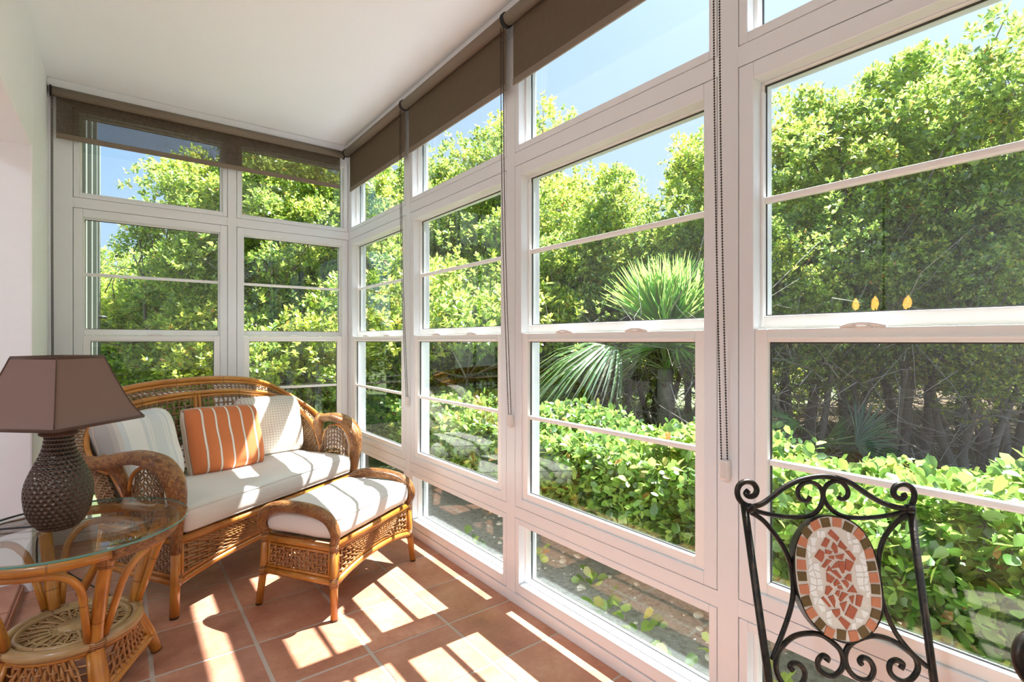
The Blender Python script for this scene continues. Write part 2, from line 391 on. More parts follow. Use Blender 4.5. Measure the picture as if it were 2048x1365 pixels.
for i in range(len(xs) - 1):
    for j in range(len(ys) - 1):
        x0, x1, y0, y1 = max(xs[i], XL - .03) + g, min(xs[i + 1], XR + .02) - g, ys[j] + g, min(ys[j + 1], YB + .03) - g
        if x1 - x0 > .03 and y1 - y0 > .03:
            if abs(x1 - x0 - TS) < .006 and abs(y1 - y0 - TS) < .006: x1 = x0 + TS; y1 = y0 + TS
            tile_piece(x0, x1, y0, y1, floor)
boxes('ceiling', [(-3.2, XR + .25, -1.2, YB + .25, CZ, CZ + .2)], M['ceiling'], kind='structure')
# left wall: a tall opening towards the house, wall beyond and above it
OY = 3.355; OZ = 2.135; OX = XL - .30
wl = boxes('wall_left', [(OX, XL, OY, YB + .02, -.12, CZ), (OX, XL, -.1, OY, OZ, CZ), (OX, XL, -1.6, -.1, -.12, CZ)], M['wall'], kind='structure', bevel=.008)
boxes('baseboard_left', [(XL, XL + .012, OY + .002, YB, 0, .09)], M['vinyl'], kind='structure', bevel=.004)
hf = boxes('floor', [(-3.2, XL - .035, -1.6, OY, -.12, .036)], M['grout'], kind='structure')
hf.name = 'floor_left'
for i in range(8):
    for j in range(13):
        x1 = XL - .038 - i * TP; y1 = OY - .006 - j * TP
        tile_piece(x1 - TS, x1, y1 - TS, y1, hf, z=.052)
boxes('trim_1', [(XL - .042, XL - .03, -.1, OY, -.004, .038)], M['tile'], kind='structure')

boxes('wall_house', [(-3.3, -3.2, -1.2, OY + .1, -.12, CZ), (-3.3, OX, OY, OY + .12, -.12, CZ)], M['wall'], kind='structure')
boxes('wall_rear', [(-3.3, XR + .1, -1.35, -1.2, -.12, CZ)], M['wall'], kind='structure')
# frame coordinates on the two glazed walls: p along the wall, q outward, z up
def wbox(side, p0, p1, q0, q1, z0, z1):
    return (XR + q0, XR + q1, p0, p1, z0, z1) if side == 'R' else (p0, p1, YB + q0, YB + q1, z0, z1)
def wpt(side, p, q, z): return (XR + q, p, z) if side == 'R' else (p, YB + q, z)
MUL = {'R': [(-1.33, -1.265), (-.27, -.205), (.79, .855), (1.855, 1.92), (2.92, 2.985), (3.972, 4.13)], 'B': [(XL, -.228), (.587, .642), (1.427, 1.44)]}
for side, nm in (('R', 'wall_right'), ('B', 'wall_back')):
    wr = empty(nm, (0, 0, 0), kind='structure')
    lo, hi = (-1.33, YB + .13) if side == 'R' else (XL, XR + .005)
    for a, b in MUL[side]:
        boxes('mullion', [wbox(side, a, b, 0, .035, .0475, 2.5975), wbox(side, a - .012, b + .012, .035, .119, .0525, 2.5975)], M['vinyl'], wr, bevel=.002)
    boxes('header', [wbox(side, lo, hi, 0, .12, 2.598, CZ)], M['vinyl'], wr)
    boxes('bottom_rail', [wbox(side, lo, hi, 0, .12, -.12, .047), wbox(side, lo, hi, .012, .12, .047, .052)], M['vinyl'], wr, bevel=.002)
    boxes('transom_rail', [wbox(side, lo, hi, .001, .12, 1.998, 2.058), wbox(side, lo, hi, .03, .12, 1.99, 2.066)], M['vinyl'], wr, bevel=.001)
    boxes('sill_rail', [wbox(side, lo, hi, .001, .12, .395, .445), wbox(side, lo, hi, .03, .12, .388, .452)], M['vinyl'], wr, bevel=.001)
# white board over the roller blinds
boxes('trim_2', [(XR - .045, XR, -1.6, YB, 2.675, CZ - .001)], M['vinyl'], kind='structure', bevel=.003)
boxes('trim_3', [(XL, XR - .046, YB - .05, YB, 2.672, CZ - .001)], M['vinyl'], kind='structure', bevel=.003)

def ring(side, p0, p1, z0, z1, q0, q1, wl_, wr_, wb, wt):
    return [wbox(side, p0, p0 + wl_, q0, q1, z0, z1), wbox(side, p1 - wr_, p1, q0, q1, z0, z1),
            wbox(side, p0 + wl_, p1 - wr_, q0, q1, z0, z0 + wb), wbox(side, p0 + wl_, p1 - wr_, q0, q1, z1 - wt, z1)]
WN = [0]
def gasket(side, p0, p1, z0, z1, q0, q1, t=.0035):
    return boxes('gasket', ring(side, p0, p1, z0, z1, q0 - .001, q1 + .001, t, t, t, t), M['gasket'])
def window(side, p0, p1):
    G = .0025; a, b = p0 + G, p1 - G
    def new():
        WN[0] += 1; return empty('window_%d' % WN[0], wpt(side, (p0 + p1) / 2, 0, 0), kind='structure')
    def put(o, root): o.parent = root; o.matrix_parent_inverse = Matrix.Translation(root.location).inverted(); return o
    # transom
    r_ = new(); f = ring(side, a, b, 2.06, 2.598, 0, .10, .026, .026, .028, .03)
    put(boxes('frame', f, M['vinyl'], bevel=.0025), r_)
    put(boxes('glazing_bead', ring(side, a + .026, b - .026, 2.088, 2.568, .035, .062, .012, .012, .010, .012), M['vinyl_b'], bevel=.002), r_)
    put(boxes('pane', [wbox(side, a + .03, b - .03, .066, .070, 2.092, 2.566)], M['glass']), r_)
    put(gasket(side, a + .036, b - .036, 2.096, 2.558, .066, .070), r_)
    # double hung window
    r_ = new(); z0, z1 = .4475, 1.9955
    fr = put(boxes('frame', ring(side, a, b, z0, z1, 0, .11, .043, .043, .040, .048), M['vinyl'], bevel=.0025), r_)
    tr = put(boxes('sash_track', [wbox(side, a + .043, a + .051, .04, .062, 1.24, z1 - .075), wbox(side, b - .051, b - .043, .04, .062, 1.24, z1 - .075)], M['vinyl_b'], bevel=.002), r_)
    us = put(boxes('upper_sash', ring(side, a + .043, b - .043, 1.236, z1 - .048, .046, .075, .006, .006, .036, .006), M['vinyl_b'], bevel=.002), r_)
    put(boxes('pane', [wbox(side, a + .046, b - .046, .058, .062, 1.27, z1 - .05)], M['glass']), r_)
    put(gasket(side, a + .049, b - .049, 1.272, z1 - .054, .058, .062), r_)
    put(boxes('muntin', [wbox(side, a + .047, b - .047, .050, .070, 1.597, 1.616)], M['vinyl_b'], bevel=.005), r_)
    ls = put(boxes('lower_sash', ring(side, a + .043, b - .043, .4875, 1.234, .008, .040, .036, .036, .032, .037) + [wbox(side, a + .08, b - .08, .002, .008, 1.205, 1.212)], M['vinyl_b'], bevel=.003), r_)
    put(boxes('pane', [wbox(side, a + .075, b - .075, .026, .030, .515, 1.2)], M['glass']), r_)
    put(gasket(side, a + .079, b - .079, .5195, 1.197, .026, .030), r_)
    put(boxes('muntin', [wbox(side, a + .079, b - .079, .017, .038, .849, .867)], M['vinyl_b'], bevel=.005), r_)
    c = (a + b) / 2
    for p in ((c - .185, c + .185) if side == 'R' else (c,)):
        m = MB(); pts = [wpt(side, p + s_ * .048, .012 + .006 * abs(s_), 1.2355 + .008 * (1 - s_ * s_)) for s_ in (-1, -.7, -.35, 0, .35, .7, 1)]
        m.tube(pts, [(.012, .004), (.014, .006), (.015, .007), (.016, .007), (.015, .007), (.014, .006), (.012, .004)], 10, up=(0, 0, 1))
        m.box(*wbox(side, p - .02, p + .02, .0, .03, 1.233, 1.238))
        put(m.build('sash_latch', M['vinyl_b']), r_)
    # low fixed light
    r_ = new()
    put(boxes('frame', ring(side, a, b, .054, .393, 0, .10, .026, .026, .045, .026), M['vinyl'], bevel=.0025), r_)
    put(boxes('glazing_bead', ring(side, a + .026, b - .026, .099, .367, .035, .062, .012, .012, .010, .010), M['vinyl_b'], bevel=.002), r_)
    put(boxes('pane', [wbox(side, a + .03, b - .03, .066, .070, .102, .364)], M['glass']), r_)
    put(gasket(side, a + .036, b - .036, .108, .358, .066, .070), r_)
for a, b in [(2.985, 3.972), (1.92, 2.92), (.855, 1.855), (-.205, .79), (-1.265, -.27)]: window('R', a, b)
for a, b in [(-.228, .587), (.642, 1.427)]: window('B', a, b)

# ------------------------------------------------------------------ roller blinds
def blind(side, p0, p1, zb, label, chain_p=None, zc=.82, endlabel=None):
    root = empty('roller_blind', wpt(side, (p0 + p1) / 2, -.045, 2.64), label=label, cat='blind', group='brown roller blinds')
    inv = Matrix.Translation(root.location).inverted()
    def put(o): o.parent = root; o.matrix_parent_inverse = inv; return o
    m = MB(); m.tube([wpt(side, p0 + .003, -.052, 2.643), wpt(side, p1 - .003, -.052, 2.643)], .027, 24); put(m.build('roller', M['roller']))
    m = MB(); m.box(*wbox(side, p0 + .02, p1 - .02, -.0342, -.0334, zb, 2.64)); put(m.build('screen', M['blind'], smooth=False))
    m = MB(); m.box(*wbox(side, p0 + .02, p1 - .02, -.0375, -.0301, zb - .004, zb + .028)); put(m.build('hem_bar', M['roller'], smooth=False, bevel=.002))
    for p in (p0 - .003, p1 + .003):
        m = MB(); m.tube([wpt(side, p - .003, -.052, 2.643), wpt(side, p + .003, -.052, 2.643)], .033, 20); put(m.build('end_bracket', M['black']))
    if chain_p is not None:
        ms = MB(); R_ = .0038
        octv = [(R_, 0, 0), (-R_, 0, 0), (0, R_, 0), (0, -R_, 0), (0, 0, R_ * 1.1), (0, 0, -R_ * 1.1)]
        octf = [(0, 2, 4), (2, 1, 4), (1, 3, 4), (3, 0, 4), (2, 0, 5), (1, 2, 5), (3, 1, 5), (0, 3, 5)]
        off = .009 if side == 'R' else .003
        for sgn, zt, ze in ((-1, 2.62, zc + .035), (1, 2.62, zc)):
            nb = int((zt - ze) / .0080)
            for i in range(nb + 1):
                f_ = i / nb; z = zt + (ze - zt) * f_
                c_ = wpt(side, chain_p + sgn * off, -.062 + .045 * f_ - (.012 * math.sin(PI * f_)), z)
                ms.add([tuple(c_[k] + v[k] for k in range(3)) for v in octv], octf)
            ms.tube([wpt(side, chain_p + sgn * off, -.062 + .045 * (q / 8) - (.012 * math.sin(PI * q / 8)), zt + (ze - zt) * q / 8) for q in range(9)], .0010, 4)
        put(ms.build('bead_chain', M['chain'], smooth=False))
        mm = MB(); mm.box(*wbox(side, chain_p - .013, chain_p + .016, -.024, -.001, zc - .03, zc + .03)); put(mm.build('chain_holder', M['clear'], smooth=False, bevel=.006))
blind('B', XL + .018, 1.372, 2.385, 'brown see-through roller blind across the back wall, left of the corner', XL + .022, .9)
blind('R', 2.905, 3.90, 2.345, 'brown roller blind next to the corner on the right-hand window wall', 2.93, .825)
blind('R', 1.858, 2.890, 2.345, 'middle brown roller blind, second from the corner on the right-hand window wall', 1.87, .835)
blind('R', .80, 1.842, 2.345, 'large brown roller blind at the top of the photo, third from the corner', .822, .82)
blind('R', -.26, .785, 2.345, 'brown roller blind nearest the camera, above the iron chair', -.24, .82)

# ------------------------------------------------------------------ outside: house return wall, ground
ew = boxes('wall_exterior', [(-1.4, -.21, YB + .13, 7.1, -.12, 3.4)], M['ext_wall'], kind='structure')
for y0, y1, d in ((4.35, 4.47, .03), (4.75, 4.80, .045), (5.2, 5.32, .03), (5.75, 5.8, .045), (6.2, 6.34, .03), (6.85, 7.1, .035)):
    boxes('frame_upright', [(-.215, -.21 + d, y0, y1, -.1, 3.3)], M['ext_wall'], ew, bevel=.004)
m = MB(); m.tube([(-.17, 6.30, 1.43), (-.13, 6.30, 1.43), (-.12, 6.36, 1.43)], .014, 8); m.build('handle', M['gasket'], ew)
m = MB()
def gz(i, j):
    x = -60 + 120 * i; y = -50 + 120 * j; return (x, y, -.13)
m.grid(gz, 8, 8)
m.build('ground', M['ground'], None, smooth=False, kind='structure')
boxes('wall_footing', [(XR + .01, XR + .11, -1.6, YB + .13, -.4, -.06), (XL, XR, YB + .01, YB + .13, -.4, -.06)], M['ext_wall'], kind='structure')

# ------------------------------------------------------------------ weaving, cushions
def weave(mb, S, nu, nv, r=.004, amp=.004, du=True, dv=True, u0=0, u1=1, flat=1.6):
    eps = .01
    def P(u, v, o):
        p = Vector(S(u, v)); a = Vector(S(min(1, u + eps), v)) - Vector(S(max(0, u - eps), v)); b = Vector(S(u, min(1, v + eps))) - Vector(S(u, max(0, v - eps)))
        n_ = a.cross(b)
        if n_.length > 1e-12: n_.normalize()
        return p + n_ * o
    if du:
        for i in range(nu):
            u = u0 + (u1 - u0) * (i + .5) / nu
            pts = [P(u, min(1, max(0, q / (2 * nv))), (amp * (1 if (q // 2 + i) % 2 else -1)) if q % 2 else 0) for q in range(2 * nv + 1)]
            mb.tube(pts, r, 4, cap=False)
    if dv:
        for j in range(nv):
            v = (j + .5) / nv
            pts = [P(u0 + (u1 - u0) * min(1, max(0, q / (2 * nu))), v, (-amp * (1 if (q // 2 + j) % 2 else -1)) if q % 2 else 0) for q in range(2 * nu + 1)]
            mb.tube(pts, r * .8, 4, cap=False)
def weave_x(mb, S, nu, nv, r=.003):
    """open cane work: uprights with little crosses between the rows"""
    for i in range(nu):
        u = (i + .5) / nu
        mb.tube([S(u, q / (nv * 2)) for q in range(nv * 2 + 1)], r, 4, cap=False)
    for i in range(nu - 1):
        for j in range(nv):
            a, b = (i + .5) / nu, (i + 1.5) / nu; v0, v1 = j / nv, (j + 1) / nv
            for (pu, qu) in ((a, b), (b, a)):
                mb.tube([S(pu, v0 + (v1 - v0) * .1), S((pu + qu) / 2, (v0 + v1) / 2), S(qu, v1 - (v1 - v0) * .1)], r * .8, 4, cap=False)

def soft_box(w_, d_, h_, r=.03, puff=.012, n=(30, 18, 6), wr=.0025, seed=0, curve=0.0):
    """cushion, base centre at the origin"""
    m = MB()
    def shape(x, y, z):
        bx, by, bz = w_ / 2 - r, d_ / 2 - r, h_ / 2 - r
        q = Vector((max(-bx, min(bx, x)), max(-by, min(by, y)), max(-bz, min(bz, z)))); dd = Vector((x, y, z)) - q
        if dd.length > 1e-9: q = q + dd.normalized() * r
        fx, fy = 2 * x / w_, 2 * y / d_
        q.z += puff * max(0, 1 - fx ** 4) * max(0, 1 - fy ** 4) * (1 if z > 0 else -.2) * (2 * abs(z) / h_)
        q.x += puff * .5 * (1 - (2 * z / h_) ** 2) * (max(-1, min(1, fx * 3))) * (1 if abs(fx) > .98 else 0)
        q.y += puff * .6 * (1 - (2 * z / h_) ** 2) * (1 if fy > .98 else -1 if fy < -.98 else 0)
        nn = noise.noise(Vector((q.x * 6 + seed, q.y * 6, q.z * 5))) + .5 * noise.noise(Vector((q.x * 16 + seed, q.y * 13, q.z * 12)))
        q += Vector((0, fy * .4, 1)) * nn * wr * 1.2
        return (q.x, q.y, q.z + h_ / 2)
    nx, ny, nz = n
    X = lambda i, k, L: -L / 2 + L * i / k
    for sz in (-1, 1): m.grid(lambda u, v: shape((u - .5) * w_ * (1 if sz > 0 else -1), (v - .5) * d_, sz * h_ / 2), nx, ny)
    for sy in (-1, 1): m.grid(lambda u, v: shape((u - .5) * w_ * (-sy), sy * d_ / 2, (v - .5) * h_), nx, nz)
    for sx in (-1, 1): m.grid(lambda u, v: shape(sx * w_ / 2, (u - .5) * d_ * sx, (v - .5) * h_), ny, nz)
    return m, shape
def weld(o, dist=.0008):
    bm = bmesh.new(); bm.from_mesh(o.data); bmesh.ops.remove_doubles(bm, verts=bm.verts, dist=dist); bmesh.ops.recalc_face_normals(bm, faces=bm.faces); bm.to_mesh(o.data); bm.free(); o.data.shade_smooth()
def pillow(W_, H_, T_, seed=0, n=22, lean=0):
    """throw pillow standing in its own x (width) / z (height) plane, bottom at z 0"""
    m = MB()
    def S(u, v, sgn):
        a, b = u * 2 - 1, v * 2 - 1
        k = 1 - .07 * (1 - abs(b) ** 2.5) * 0 - .0
        x = a * W_ / 2 * (1 - .055 * b ** 6 + .012 * noise.noise(Vector((b * 3, seed, a)))); z = b * H_ / 2 * (1 - .055 * a ** 6 + .012 * noise.noise(Vector((a * 3, seed, b))))
        t = T_ / 2 * (max(0, (1 - a ** 6)) * max(0, (1 - b ** 6))) ** .55
        nn = noise.noise(Vector((x * 9 + seed, z * 9, seed))) * .010 + noise.noise(Vector((x * 26 + seed, z * 12, 3))) * .004
        return (x, sgn * t + nn * (t / (T_ / 2)), z + H_ / 2)
    m.grid(lambda u, v: S(u, v, -1), n, n)
    m.grid(lambda u, v: S(1 - u, v, 1), n, n)
    for i in range(len(m.uv) // 2, len(m.uv)): m.uv[i] = (1 - m.uv[i][0], m.uv[i][1])
    edge = [S(i / n, 0, 0) for i in range(n)] + [S(1, i / n, 0) for i in range(n)] + [S(1 - i / n, 1, 0) for i in range(n)] + [S(0, 1 - i / n, 0) for i in range(n)]
    return m, edge

# ------------------------------------------------------------------ loveseat
SO = Vector((.19, 2.66, 0)); SA = R(32)
sofa = empty('rattan_loveseat', SO, SA, label='curved rattan loveseat with woven back and braided arms in the window corner', cat='loveseat')
SW = 1.2
def mir(p, k): return (p[0] if k == 0 else SW - p[0], p[1], p[2])
# outline of the back: top rail from the left arm over to the right arm, and the seat line under it
halfT = [(-.135, .40, .672), (-.155, .48, .71), (-.13, .56, .765), (-.06, .63, .835), (.06, .67, .905), (.2, .69, .945), (.38, .695, .966), (.6, .695, .972)]
halfB = [(-.02, .26, .36), (-.03, .36, .36), (-.01, .45, .36), (.06, .52, .36), (.16, .555, .36), (.28, .57, .36), (.44, .575, .36), (.6, .575, .36)]
halfI = [(-.045, .36, .62), (-.075, .43, .66), (-.06, .50, .725), (0, .57, .79), (.10, .62, .843), (.24, .645, .874), (.40, .652, .890), (.6, .654, .895)]
full = lambda h: h + [mir(p, 1) for p in h[-2::-1]]
TT, BB, II = spline(full(halfT), 8), spline(full(halfB), 8), spline(full(halfI), 8)
def at(c, w_):
    t = max(0, min(1, w_)) * (len(c) - 1); i = min(len(c) - 2, int(t)); return c[i].lerp(c[i + 1], t - i)
def offs(c, up, out): return [p + Vector((0, 0, up)) for p in c]
for nm, c, r_, dz in (('top_rail', TT, .0145, 0), ('top_rail', TT, .0115, -.024), ('inner_rail', II, .0125, 0), ('inner_rail', II, .010, -.021)):
    m = MB(); m.tube([p + Vector((0, 0, dz)) for p in c], r_, 10); m.build(nm, M['rattan'], sofa)
m = MB(); weave(m, lambda u, v: at(II, u).lerp(at(TT, u) - Vector((0, 0, .03)), v), 84, 3, .0058, .006); m.build('border_weave', M['weave'], sofa, kind='stuff')
def backS(a, b): return lambda u, v: at(BB, a + (b - a) * u).lerp(at(II, a + (b - a) * u) - Vector((0, 0, .02)), v)
for a, b in ((.02, .492), (.508, .98)):
    m = MB(); weave(m, backS(a, b), 38, 15, .0062, .007); m.build('back_weave', M['weave'], sofa)
for ds in (-.013, .013):
    m = MB(); m.tube([Vector((.6 + ds, .575, .34)), Vector((.6 + ds, .612, .60)), Vector((.6 + ds, .652, .885))], .0115, 10); m.build('back_post', M['rattan'], sofa)
for k in (0, 1):
    # braided arm: rises from the front post, widens over the arm and runs back to the rails
    cpts = [mir(p, k) for p in [(0, .0, .30), (0, -.012, .40), (-.005, -.025, .50), (-.012, -.012, .60), (-.02, .06, .668), (-.035, .16, .69), (-.06, .25, .682), (-.095, .33, .668), (-.135, .40, .672)]]
    rr = [(.021, .020), (.027, .022), (.040, .024), (.052, .026), (.056, .028), (.052, .028), (.046, .027), (.038, .025), (.028, .022)]
    cp = spline(cpts, 6); rr = lerpn(rr, len(cp))
    m = MB()
    # the flat of the band faces outward from the arm's inside: build with a per-point up vector
    ups = [Vector((0, -1, .1)).lerp(Vector((0, -.25, 1)), min(1, max(0, (p.z - .5) / .17))) for p in cp]
    vs, uvs, L = [], [], 0; n_ = 14
    for i, p in enumerate(cp):
        T = (cp[min(i + 1, len(cp) - 1)] - cp[max(i - 1, 0)]).normalized(); U = ups[i] - T * ups[i].dot(T); U.normalize(); S_ = T.cross(U)
        if i: L += (p - cp[i - 1]).length
        a_, b_ = rr[i]
        for j in range(n_):
            th = 2 * PI * j / n_; cs, sn = math.cos(th), math.sin(th)
            vs.append(p + S_ * a_ * (abs(cs) ** .8) * (1 if cs > 0 else -1) + U * b_ * sn - U * (.25 * a_ * cs * cs)); uvs.append((1 - abs(2 * j / n_ - 1), L))
    fs = [(i * n_ + j, i * n_ + (j + 1) % n_, (i + 1) * n_ + (j + 1) % n_, (i + 1) * n_ + j) for i in range(len(cp) - 1) for j in range(n_)] + [tuple(range(n_))[::-1], tuple((len(cp) - 1) * n_ + j for j in range(n_))]
    m.add(vs, fs, uvs); o = m.build('arm_band', M['braid'], sofa); weld(o, 1e-5)
    # arm side panel
    A1 = spline([mir(p, k) for p in [(0, .035, .35), (-.002, .02, .45), (-.004, .03, .55), (-.012, .09, .625), (-.02, .17, .64), (-.025, .24, .60), (-.022, .275, .50), (-.02, .285, .36)]], 6)
    m = MB(); m.tube(A1, .009, 8); m.build('arm_frame', M['rattan'], sofa)
    def armS(u, v, k=k):
        d_ = .035 + .255 * u; top = .35 + .30 * (1 - abs(2 * u - 1) ** 2.6) ** .7
        return Vector(mir((-.012, d_, .35 + (top - .35) * v), k))
    m = MB(); weave(m, armS, 11, 12, .0048, .006); m.build('arm_weave', M['weave'], sofa)
    # wedge of braid that joins arm and back rails
    m = MB(); m.tube([mir(p, k) for p in [(-.022, .275, .50), (-.03, .30, .58), (-.05, .33, .645), (-.09, .36, .668)]], [(.018, .014), (.030, .020), (.046, .022), (.046, .022)], 10); m.build('arm_joint', M['braid'], sofa)
    m = MB(); m.tube([mir(p, k) for p in [(-.02, .28, .34), (-.022, .285, .48), (-.045, .36, .62)]], .012, 10); m.build('arm_post', M['rattan'], sofa)
    m = MB(); m.tube([mir(p, k) for p in [(-.012, -.006, .006), (-.004, -.002, .15), (0, 0, .345)]], [.019, .020, .020], 12); lg = m.build('leg', M['rattan'], sofa)
    m = MB(); m.tube([mir(p, k) for p in [(-.0125, -.006, 0), (-.012, -.006, .010)]], .0185, 12); m.build('foot_cap', M['foot'], lg)
    m = MB(); m.tube([mir(p, k) for p in [(.0, .0, .135), (0, 0, .185)]], .0225, 12); m.build('leg_binding', M['wrap'], lg)
    m = MB(); m.tube([mir(p, k) for p in [(0, 0, .275), (0, 0, .36)]], .0235, 12); m.build('leg_binding', M['braid'], lg)
    m = MB(); m.tube([mir(p, k) for p in [(-.03, .60, .006), (-.0, .53, .15), (.02, .50, .355)]], .0185, 12); lg = m.build('leg', M['rattan'], sofa)
    # side rails and side weave
    for z_, r_ in ((.325, .014), (.145, .014), (.172, .008)):
        m = MB(); m.tube([mir(p, k) for p in [(0, .0, z_), (.0, .25, z_), (.01, .52, z_)]], r_, 8); m.build('side_rail', M['rattan'], sofa)
    m = MB(); weave(m, lambda u, v, k=k: Vector(mir((.003, .03 + .46 * u, .175 + .14 * v), k)), 22, 7, .0042, .005); m.build('side_weave', M['weave'], sofa)
m = MB(); m.tube([(0, 0, .327), (.6, -.004, .327), (SW, 0, .327)], .0165, 10); m.build('seat_rail', M['rattan'], sofa)
arch = lambda u, z0, hgt: z0 + hgt * (1 - (2 * u - 1) ** 2) ** .8 if 0 < u < 1 else z0
for z0, r_ in ((.14, .0145), (.163, .008)):
    m = MB(); m.tube([(SW * i / 24, -.002, arch(i / 24, z0, .055)) for i in range(25)], r_, 10); m.build('apron_rail', M['rattan'], sofa)
for x_ in (.027, SW - .027):
    m = MB(); m.tube([(x_, -.001, .155), (x_, -.001, .315)], .008, 8); m.build('apron_stile', M['rattan'], sofa)
def fanS(W_, z0, hg, zt, marg=.03, y=0.0):
    # strands spread like a fan from the arched bottom rail to the sides and the top
    def S(u, v):
        a = 2 * u - 1; xb = a * W_ * .16; zb = z0 + hg * (1 - (2 * (xb / W_)) ** 2) + .008
        Hh = zt - z0; P_ = W_ / 2 - marg
        tot = 2 * Hh + 2 * P_; s_ = (a + 1) / 2 * tot
        if s_ < Hh: q = (-P_, z0 + s_)
        elif s_ < Hh + 2 * P_: q = (-P_ + (s_ - Hh), zt)
        else: q = (P_, zt - (s_ - Hh - 2 * P_))
        x = xb + (q[0] - xb) * v; z = zb + (q[1] - zb) * v
        z = max(z, z0 + hg * max(0, 1 - (2 * x / W_) ** 2) + .006)
        return Vector((x, y, z))
    return S
fs_ = fanS(SW, .165, .05, .312)
m = MB(); weave(m, lambda u, v: fs_(u, v) + Vector((.6, 0, 0)), 84, 8, .0056, .006); m.build('apron_weave', M['weave_o'], sofa)
# woven seat deck under the cushion
m = MB(); m.grid(lambda u, v: (.02 + 1.16 * u, .0 + .55 * v, .338), 4, 3); m.build('seat_deck', M['weave'], sofa)
m = MB(); m.tube(BB, .012, 8); m.build('seat_back_rail', M['rattan'], sofa)

def place(o, l, rz=0, rx=0, ry=0, base=(SO, SA)):
    O, A = base; p = O + Matrix.Rotation(A, 3, 'Z') @ Vector(l); o.location = p
    o.rotation_mode = 'QUATERNION'; o.rotation_quaternion = (Matrix.Rotation(A + rz, 3, 'Z') @ Matrix.Rotation(rx, 3, 'X') @ Matrix.Rotation(ry, 3, 'Y')).to_quaternion()
# seat cushion
m, shp = soft_box(1.135, .55, .125, .032, .010, (40, 22, 6), .003, 1.3)
sc_ = empty('seat_cushion', label='long cream seat cushion lying on the rattan loveseat', cat='cushion'); place(sc_, (.6, .262, .342))
o = m.build('cover', M['cushion'], sc_); weld(o)
def loop_xy(w_, d_, z, r=.03, n=6):
    L = []
    for cx, cy, a0 in ((1, 1, 0), (-1, 1, 90), (-1, -1, 180), (1, -1, 270)):
        for q in range(n + 1):
            a = R(a0 + 90 * q / n); L.append((cx * (w_ / 2 - r) + r * math.cos(a), cy * (d_ / 2 - r) + r * math.sin(a), z))
    return L
m = MB(); m.tube(loop_xy(1.132, .548, .108), .0032, 6, closed=True); m.tube(loop_xy(1.132, .548, .018), .0032, 6, closed=True); m.build('piping', M['piping'], sc_)
def throw(nm, W_, H_, T_, mat, l, rz, rx, ry, seed, label, pip=None, backmat=None):
    e_ = empty('throw_pillow', label=label, cat='pillow'); place(e_, l, rz, rx, ry)
    m, edge = pillow(W_, H_, T_, seed); o = m.build('cover', [M[mat]], e_); weld(o)
    if pip: mm = MB(); mm.tube(edge, .004, 6, closed=True); mm.build('piping', M[pip], e_)
    return e_
throw('a', .44, .39, .17, 'check', (1.0, .48, .452), R(-12), R(-14), R(2), 5.1, 'beige pillow with a fine brown check, behind the orange one', 'tan')
throw('b', .43, .385, .17, 'orange', (.595, .385, .455), R(-12), R(-20), R(1.5), 2.2, 'orange throw pillow with thin white stripes, middle of the loveseat', 'tan')
throw('c', .39, .40, .18, 'bluestripe', (.18, .43, .455), R(8), R(-15), R(-3), 9.4, 'white and pale blue striped pillow against the left arm of the loveseat', 'tan')

# ------------------------------------------------------------------ ottoman
OT = Vector((.884, 2.5575, 0)); OA = R(32.8)
ott = empty('rattan_ottoman', OT, OA, label='rattan ottoman with woven sides and braided handles in front of the loveseat', cat='ottoman')
hx, hy = .300, .190
for sx in (-1, 1):
    for sy in (-1, 1):
        m = MB(); m.tube([(sx * .322, sy * .208, .005), (sx * .308, sy * .196, .16), (sx * hx, sy * hy, .33)], [.0155, .0165, .0165], 12); lg = m.build('leg', M['rattan'], ott)
        m = MB(); m.tube([(sx * .3225, sy * .2083, 0), (sx * .3218, sy * .208, .009)], .0152, 12); m.build('foot_cap', M['foot'], lg)
        m = MB(); m.tube([(sx * .309, sy * .1965, .135), (sx * .306, sy * .194, .175)], .0195, 12); m.build('leg_binding', M['wrap'], lg)
        m = MB(); m.tube([(sx * .301, sy * .191, .285), (sx * .3, sy * .19, .325)], .0195, 12); m.build('leg_binding', M['wrap'], lg)
for sy in (-1, 1):
    m = MB(); m.tube([(-hx, sy * hy, .308), (hx, sy * hy, .308)], .0165, 10); m.build('top_rail', M['rattan'], ott)
    m = MB(); m.tube([(-hx + .61 * i / 16, sy * (hy + .005), arch(i / 16, .145, .045)) for i in range(17)], .0145, 10); m.build('bottom_rail', M['rattan'], ott)
    m = MB(); m.tube([(-hx + .61 * i / 16, sy * (hy + .003), arch(i / 16, .168, .045)) for i in range(17)], .0075, 8)
    m.build('panel_frame', M['rattan'], ott)
    for sx in (-1, 1): m = MB(); m.tube([(sx * (hx - .022), sy * (hy + .003), .16), (sx * (hx - .022), sy * hy, .30)], .0075, 8); m.build('panel_frame', M['rattan'], ott)
    m = MB(); m.tube([(-hx, sy * (hy + .002), .290), (hx, sy * (hy + .002), .290)], .007, 8); m.build('panel_frame', M['rattan'], ott)
    fo = fanS(.6, .168, .045, .292, .026, sy * (hy + .002))
    m = MB(); weave(m, fo, 48, 7, .0052, .006); m.build('side_weave', M['weave_o'], ott)
